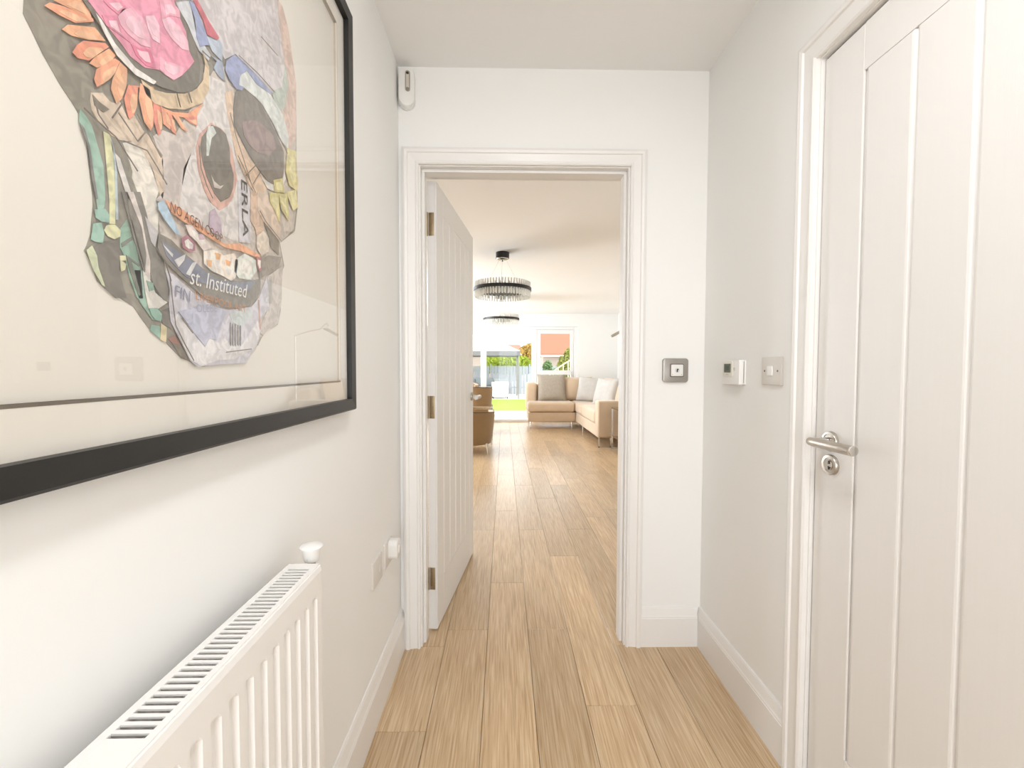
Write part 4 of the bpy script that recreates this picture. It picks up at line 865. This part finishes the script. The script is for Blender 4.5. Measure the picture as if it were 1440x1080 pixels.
# ------------------------------------------------------------------ ring chandeliers
M_rod = bpy.data.materials.new('crystal_rod'); M_rod.use_nodes = True   # ribbed glass rods: pale, light passes, soft gloss
nt_ = M_rod.node_tree; pb_ = nt_.nodes['Principled BSDF']; ou_ = nt_.nodes['Material Output']
pb_.inputs['Base Color'].default_value = (0.93, 0.92, 0.88, 1); pb_.inputs['Roughness'].default_value = 0.35
tl_ = nt_.nodes.new('ShaderNodeBsdfTranslucent'); tl_.inputs['Color'].default_value = (0.96, 0.95, 0.92, 1); mx_ = nt_.nodes.new('ShaderNodeMixShader'); mx_.inputs['Fac'].default_value = 0.5
nt_.links.new(pb_.outputs['BSDF'], mx_.inputs[1]); nt_.links.new(tl_.outputs['BSDF'], mx_.inputs[2]); nt_.links.new(mx_.outputs['Shader'], ou_.inputs['Surface'])
def chandelier(label, loc):
    c = thing('chandelier', label, 'chandelier', loc, 0, 'ring chandeliers hanging in the lounge')
    b = MB(); b.lathe([(0.070, 0), (0.070, -0.062), (0.068, -0.064), (0.0, -0.064)], 36); cp_ = b.build('canopy', M_black, c, True)
    b = MB(); b.lathe([(0.064, -0.064), (0.062, -0.070), (0.03, -0.082), (0, -0.085)], 32); b.build('canopy_cover', M_chrome, cp_, True)
    b = MB(); b.lathe([(0.007, -0.083), (0.007, -0.092), (0, -0.094)], 12); b.build('finial', M_dark, cp_, True)
    for a in (95, 215, 335):
        b = MB(); b.tube([(0.035 * math.cos(R(a)), 0.035 * math.sin(R(a)), -0.07), (0.20 * math.cos(R(a)), 0.20 * math.sin(R(a)), -0.37)], 0.0016, 6); b.build('suspension_wire', M_chrome, c)
    def ring(nm, r, z0, z1, th):
        b = MB(); b.lathe([(r - th, z0), (r, z0), (r, z1), (r - th, z1), (r - th, z0)], 64); return b.build(nm, M_black, c, True)
    ring('outer_band', 0.305, -0.405, -0.372, 0.006); ring('inner_band', 0.215, -0.400, -0.375, 0.012)
    b = MB()
    for k in range(3):
        a = R(95 + 120 * k); b.tube([(0.2 * math.cos(a), 0.2 * math.sin(a), -0.388), (0.3 * math.cos(a), 0.3 * math.sin(a), -0.388)], 0.004, 6)
    b.build('spoke', M_black, c)
    N = 60; me = None
    for k in range(N):
        a = 2 * math.pi * k / N
        for r, z0, z1 in ((0.289, -0.470, -0.315), (0.228, -0.450, -0.335)):
            if r < 0.25 and k % 2: continue
            key = (r,)
            if key not in chandelier.cache:
                bb = MB(); bb.tube([(0, 0, z0), (0, 0, z1)], 0.0085, 6); oo = bb.build('glass_rod', M_rod, c, True); chandelier.cache[key] = oo.data; oo.location = (r * math.cos(a), r * math.sin(a), 0)
            else:
                oo = bpy.data.objects.new('glass_rod', chandelier.cache[key]); COL.objects.link(oo); oo.parent = c; oo.location = (r * math.cos(a), r * math.sin(a), 0)
    return c
chandelier.cache = {}
chandelier('black ring chandelier of glass rods hanging above the lounge near the open door', (-0.022, 4.62, CEIL))
chandelier('black ring chandelier of glass rods hanging above the lounge nearer the patio', (-0.055, 7.35, CEIL))
o = MB().lathe([(0.045, 0), (0.045, -0.004), (0.03, -0.012), (0, -0.014)], 24).build('ceiling_spotlight', M_steel, None, True); o.location = (1.118, 4.0, CEIL)
tag(o, 'small round metal spotlight recessed in the lounge ceiling', 'spotlight')

# ------------------------------------------------------------------ garden
M_pave = mat('pale_paving', 'e2ded6', 0.8, var=0.05, scale=1.5)
boxes('ground', [((-30, 9.85, -0.5), (30, 13.4, -0.1)), ((-30, 18.1, -0.5), (30, 60, -0.1)), ((-30, -25, -0.5), (30, 9.85, -0.21))], M_pave)
lawn = boxes('lawn', [((-30, 13.4, -0.4), (30, 18.1, -0.085))], mat('lawn_grass', '82962c', 0.9, var=0.25, scale=6), 'stuff')
del lawn['kind']; lawn['kind'] = 'stuff'; tag(lawn, 'bright green lawn strip between the two patios', 'lawn')
M_fence = mat('grey_fence_timber', 'adb1b8', 0.8, var=0.12, scale=3, stretch=(6, 6, 0.6))
def fence_panel(x0, label):
    f = thing('fence_panel', label, 'fence', (x0, 21.0, -0.1), 0, 'grey garden fence panels')
    for k in range(12):
        MB().box((0.01 + k * 0.15, -0.012 + 0.008 * (k % 2), 0.05), (0.145 + k * 0.15, 0.012 + 0.008 * (k % 2), 1.42)).build('board', M_fence, f)
    for z in (0.35, 1.15): MB().box((0, 0.021, z), (1.82, 0.05, z + 0.08)).build('fence_rail', M_fence, f)
    MB().box((-0.055, -0.05, 0), (0.0, 0.05, 1.52)).build('post', M_fence, f)
for i in range(6): fence_panel(-4.4 + i * 1.88, 'grey vertical board fence panel along the end of the garden')
def crown(bm_, cx, cy, cz, rx, ry, rz, n, s, seed):
    rr = random.Random(seed)
    for _ in range(n):
        while True:
            p = Vector((rr.uniform(-1, 1), rr.uniform(-1, 1), rr.uniform(-1, 1)))
            if 0.35 < p.length < 1: break
        q = Vector((cx + p.x * rx, cy + p.y * ry, cz + p.z * rz)); e = Euler((rr.uniform(0, 6), rr.uniform(0, 6), rr.uniform(0, 6))).to_matrix(); k = s * rr.uniform(0.6, 1.3)
        vs = [bm_.verts.new(q + e @ Vector(v)) for v in ((-k, 0, 0), (0, -k * 0.5, 0.02), (k, 0, 0), (0, k * 0.5, 0.02))]; bm_.faces.new(vs)
def tree(name, label, loc, blobs, leafcol, seed, cat='tree', trunk=1.0, ls=0.09, n=900):
    t = thing(name, label, cat, loc)
    b = MB()
    for i, (x, y, z, r, rz) in enumerate(blobs): crown(b.bm, x, y, z, r, r, rz, n, ls, seed + i)
    fo = b.build('foliage', mat('leaf_' + leafcol, leafcol, 0.7, var=0.35, scale=3), t)
    b = MB(); b.tube([(0, 0, 0), (0.03, 0, trunk * 0.5), (0, 0.02, trunk)], [0.07, 0.055, 0.04], 8)
    for i, (x, y, z, r, rz) in enumerate(blobs): b.tube([(0, 0.02, trunk * 0.8), (x * 0.6, y * 0.6, (z + trunk * 0.8) / 2), (x, y, z)], [0.035, 0.025, 0.012], 6)
    b.build('trunk', mat('bark', '6f5a45', 0.9, var=0.2), t, True)
    return t
tree('hedge_bush', 'rounded lime green bush rising just over the garden fence', (0.25, 22.6, -0.1), [(0, 0, 1.55, 0.9, 0.55), (-.8, 0, 1.5, 0.7, 0.45), (.6, 0, 1.45, 0.6, 0.5)], '9aa92c', 3, 'bush')
tree('garden_tree', 'golden leaved tree standing behind the lime bush', (1.25, 24.6, -0.1), [(0, 0, 1.8, 0.6, 0.8), (.2, 0, 2.3, .5, .45)], 'b8964a', 9)
tree('garden_tree', 'small amber shrub beside the canvas gazebo', (-2.3, 22.2, -0.1), [(0, 0, 1.5, .5, .35)], '9a7c40', 13, 'shrub')
tree('garden_shrub', 'blue green feathery shrub seen through the side window pane', (1.95, 18.8, -0.1), [(0, 0, .9, .35, .55), (-.1, 0, 1.35, .22, .3)], '6f8a58', 17, 'shrub', 0.5, 0.06, 500)
tree('garden_shrub', 'yellow green shrub on the far side of the trellis', (2.9, 20.1, -0.1), [(0, 0, 1.3, .5, .7), (.15, 0, 1.9, .3, .35)], '8f9044', 23, 'shrub', 0.8)
# trellis with an arched top rail
tr = thing('arched_trellis', 'pale timber trellis with a rising curved top rail outside the window', 'trellis', (1.75, 17.4, -0.085))
arc = [(k * 0.1, 0, 0.95 + 0.62 * (k / 8) ** 0.8) for k in range(11)]
b = MB(); b.tube(arc, 0.03, 6); b.build('top_rail', mat('pale_timber', 'e3d3b2', 0.7), tr, True)
for k in range(0, 11, 2): MB().box((k * .1 - .018, -.018, 0), (k * .1 + .018, .018, arc[k][2])).build('slat', MATS['pale_timber'], tr)
MB().box((0, -.02, 0.5), (1.0, .02, 0.55)).build('cross_rail', MATS['pale_timber'], tr)
# canvas gazebo
gz = thing('gazebo', 'white canvas gazebo with grey valance and metal posts by the fence', 'gazebo', (-1.30, 19.6, -0.1))
t = bmesh.new(); ap = t.verts.new((0, 0, 2.95)); ev = [t.verts.new(p) for p in ((-1.95, -1.2, 2.03), (1.95, -1.2, 2.03), (1.95, 1.2, 2.03), (-1.95, 1.2, 2.03))]
for i in range(4): t.faces.new((ap, ev[i], ev[(i + 1) % 4]))
ex = bmesh.ops.extrude_face_region(t, geom=list(t.faces)); bmesh.ops.translate(t, vec=(0, 0, 0.02), verts=[v for v in ex['geom'] if isinstance(v, bmesh.types.BMVert)])
b = MB(); b._merge(t); b.build('canopy', mat('white_canvas', 'e9e9ec', 0.8), gz)
b = MB()
for lo, hi in (((-1.95, -1.21, 1.84), (1.95, -1.19, 2.04)), ((-1.95, 1.19, 1.84), (1.95, 1.21, 2.04)), ((-1.96, -1.2, 1.84), (-1.94, 1.2, 2.04)), ((1.94, -1.2, 1.84), (1.96, 1.2, 2.04))): b.box(lo, hi)
b.build('valance', mat('grey_canvas', '7d797c', 0.8), gz)
for x in (-1.9, 1.9):
    for y in (-1.15, 1.15): MB().box((x - .03, y - .03, 0), (x + .03, y + .03, 2.0)).build('post', mat('grey_post', '8e8a88', 0.5), gz)
# outdoor seating
M_ratan = mat('white_rattan', 'e6e2d8', 0.7, var=0.08, scale=60)
M_outc = mat('grey_outdoor_fabric', '93969a', 0.9, var=0.1, scale=12)
oc = thing('garden_armchair', 'white rattan garden armchair with grey cushions on the far patio', 'armchair', (-0.20, 18.95, -0.1), R(6))
b = MB(); b.box((-0.34, -0.35, 0.08), (0.34, 0.36, 0.40), 0.03); b.build('base', M_ratan, oc, True)
for x in (-0.34, 0.26): MB().box((x, -0.35, 0.40), (x + 0.08, 0.36, 0.72), 0.025).build('armrest', M_ratan, oc, True)
MB().box((-0.26, -0.35, 0.40), (0.26, -0.27, 0.74), 0.02).build('backrest', M_ratan, oc, True)
MB().box((-0.25, -0.25, 0.40), (0.25, 0.34, 0.52), 0.03, 3).build('seat_cushion', M_outc, oc, True)
MB().box((-0.25, -0.27, 0.53), (0.25, -0.14, 0.86), 0.04, 3).build('back_cushion', M_outc, oc, True)
for x in (-.3, .3):
    for y in (-.3, .3): MB().box((x - .02, y - .02, 0), (x + .02, y + .02, 0.09)).build('leg', M_dark, oc)
os_ = thing('garden_sofa', 'grey cushioned garden sofa standing against the garden fence', 'sofa', (-1.35, 19.9, -0.1))
MB().box((-0.95, -0.38, 0.08), (0.95, 0.38, 0.36), 0.03).build('base', mat('grey_rattan', '8f8f8e', 0.7, var=0.1, scale=50), os_, True)
MB().box((-0.95, 0.28, 0.36), (0.95, 0.38, 0.80), 0.03).build('backrest', MATS['grey_rattan'], os_, True)
for x in (-0.95, 0.85): MB().box((x, -0.38, 0.36), (x + 0.1, 0.28, 0.62), 0.03).build('armrest', MATS['grey_rattan'], os_, True)
for x in (-0.84, 0.01): MB().box((x, -0.36, 0.36), (x + 0.83, 0.26, 0.50), 0.04, 3).build('seat_cushion', M_outc, os_, True)
for x in (-0.84, 0.01): MB().box((x, 0.12, 0.505), (x + 0.83, 0.27, 0.86), 0.05, 3).build('back_cushion', M_outc, os_, True)
for x in (-.85, .85):
    for y in (-.3, .3): MB().box((x - .02, y - .02, 0), (x + .02, y + .02, 0.09)).build('leg', M_dark, os_)
# neighbouring houses
def house(label, x0, x1, y, eave, ridge, seed):
    h = thing('house', label, 'house', ((x0 + x1) / 2, y, -0.1)); w = (x1 - x0) / 2
    MB().box((-w + .2, 0.3, 0), (w - .2, 7.7, eave)).build('wall', mat('grey_brick', 'a89a8e', 0.9, var=0.2, scale=20), h)
    b = MB(); M = Matrix(((0, 0, 1, -w), (1, 0, 0, 0), (0, 1, 0, 0), (0, 0, 0, 1)))
    b.prism([(-0.1, eave - 0.05), (4, ridge), (8.1, eave - 0.05), (8.1, eave + 0.08), (4, ridge + 0.15), (-0.1, eave + 0.08)][::-1], 2 * w, M); b.build('roof', mat('orange_roof_tiles', '96644c', 0.8, var=0.10, scale=14, bump=0.6, bscale=30), h)
    b = MB()
    for s in (-w + 0.2, w - 0.3): b.prism([(0.3, eave - 0.1), (7.7, eave - 0.1), (4, ridge)], 0.1, Matrix(((0, 0, 1, s), (1, 0, 0, 0), (0, 1, 0, 0), (0, 0, 0, 1))))
    b.build('gable', MATS['grey_brick'], h)
    for x in (-w * .5, w * .4):
        wf = MB().box((x - .5, 0.24, 0.9), (x + .5, 0.31, 2.0)).build('window', M_pvc, h); MB().box((x - .42, 0.22, 0.98), (x + .42, 0.25, 1.92)).build('pane', mat('dark_pane', '55606a', 0.1), wf)
    MB().box((-w - .0, -0.2, eave - 0.12), (w, -0.08, eave)).build('gutter', mat('white_gutter', 'd8d3cc', 0.5), h)
house('neighbouring house with a wide orange tiled roof beyond the trellis', 2.5, 11.5, 30.0, 2.25, 6.2, 1)
house('farther house whose orange roof shows past the gazebo top', -6.5, 1.75, 44.0, 2.9, 3.8, 2)
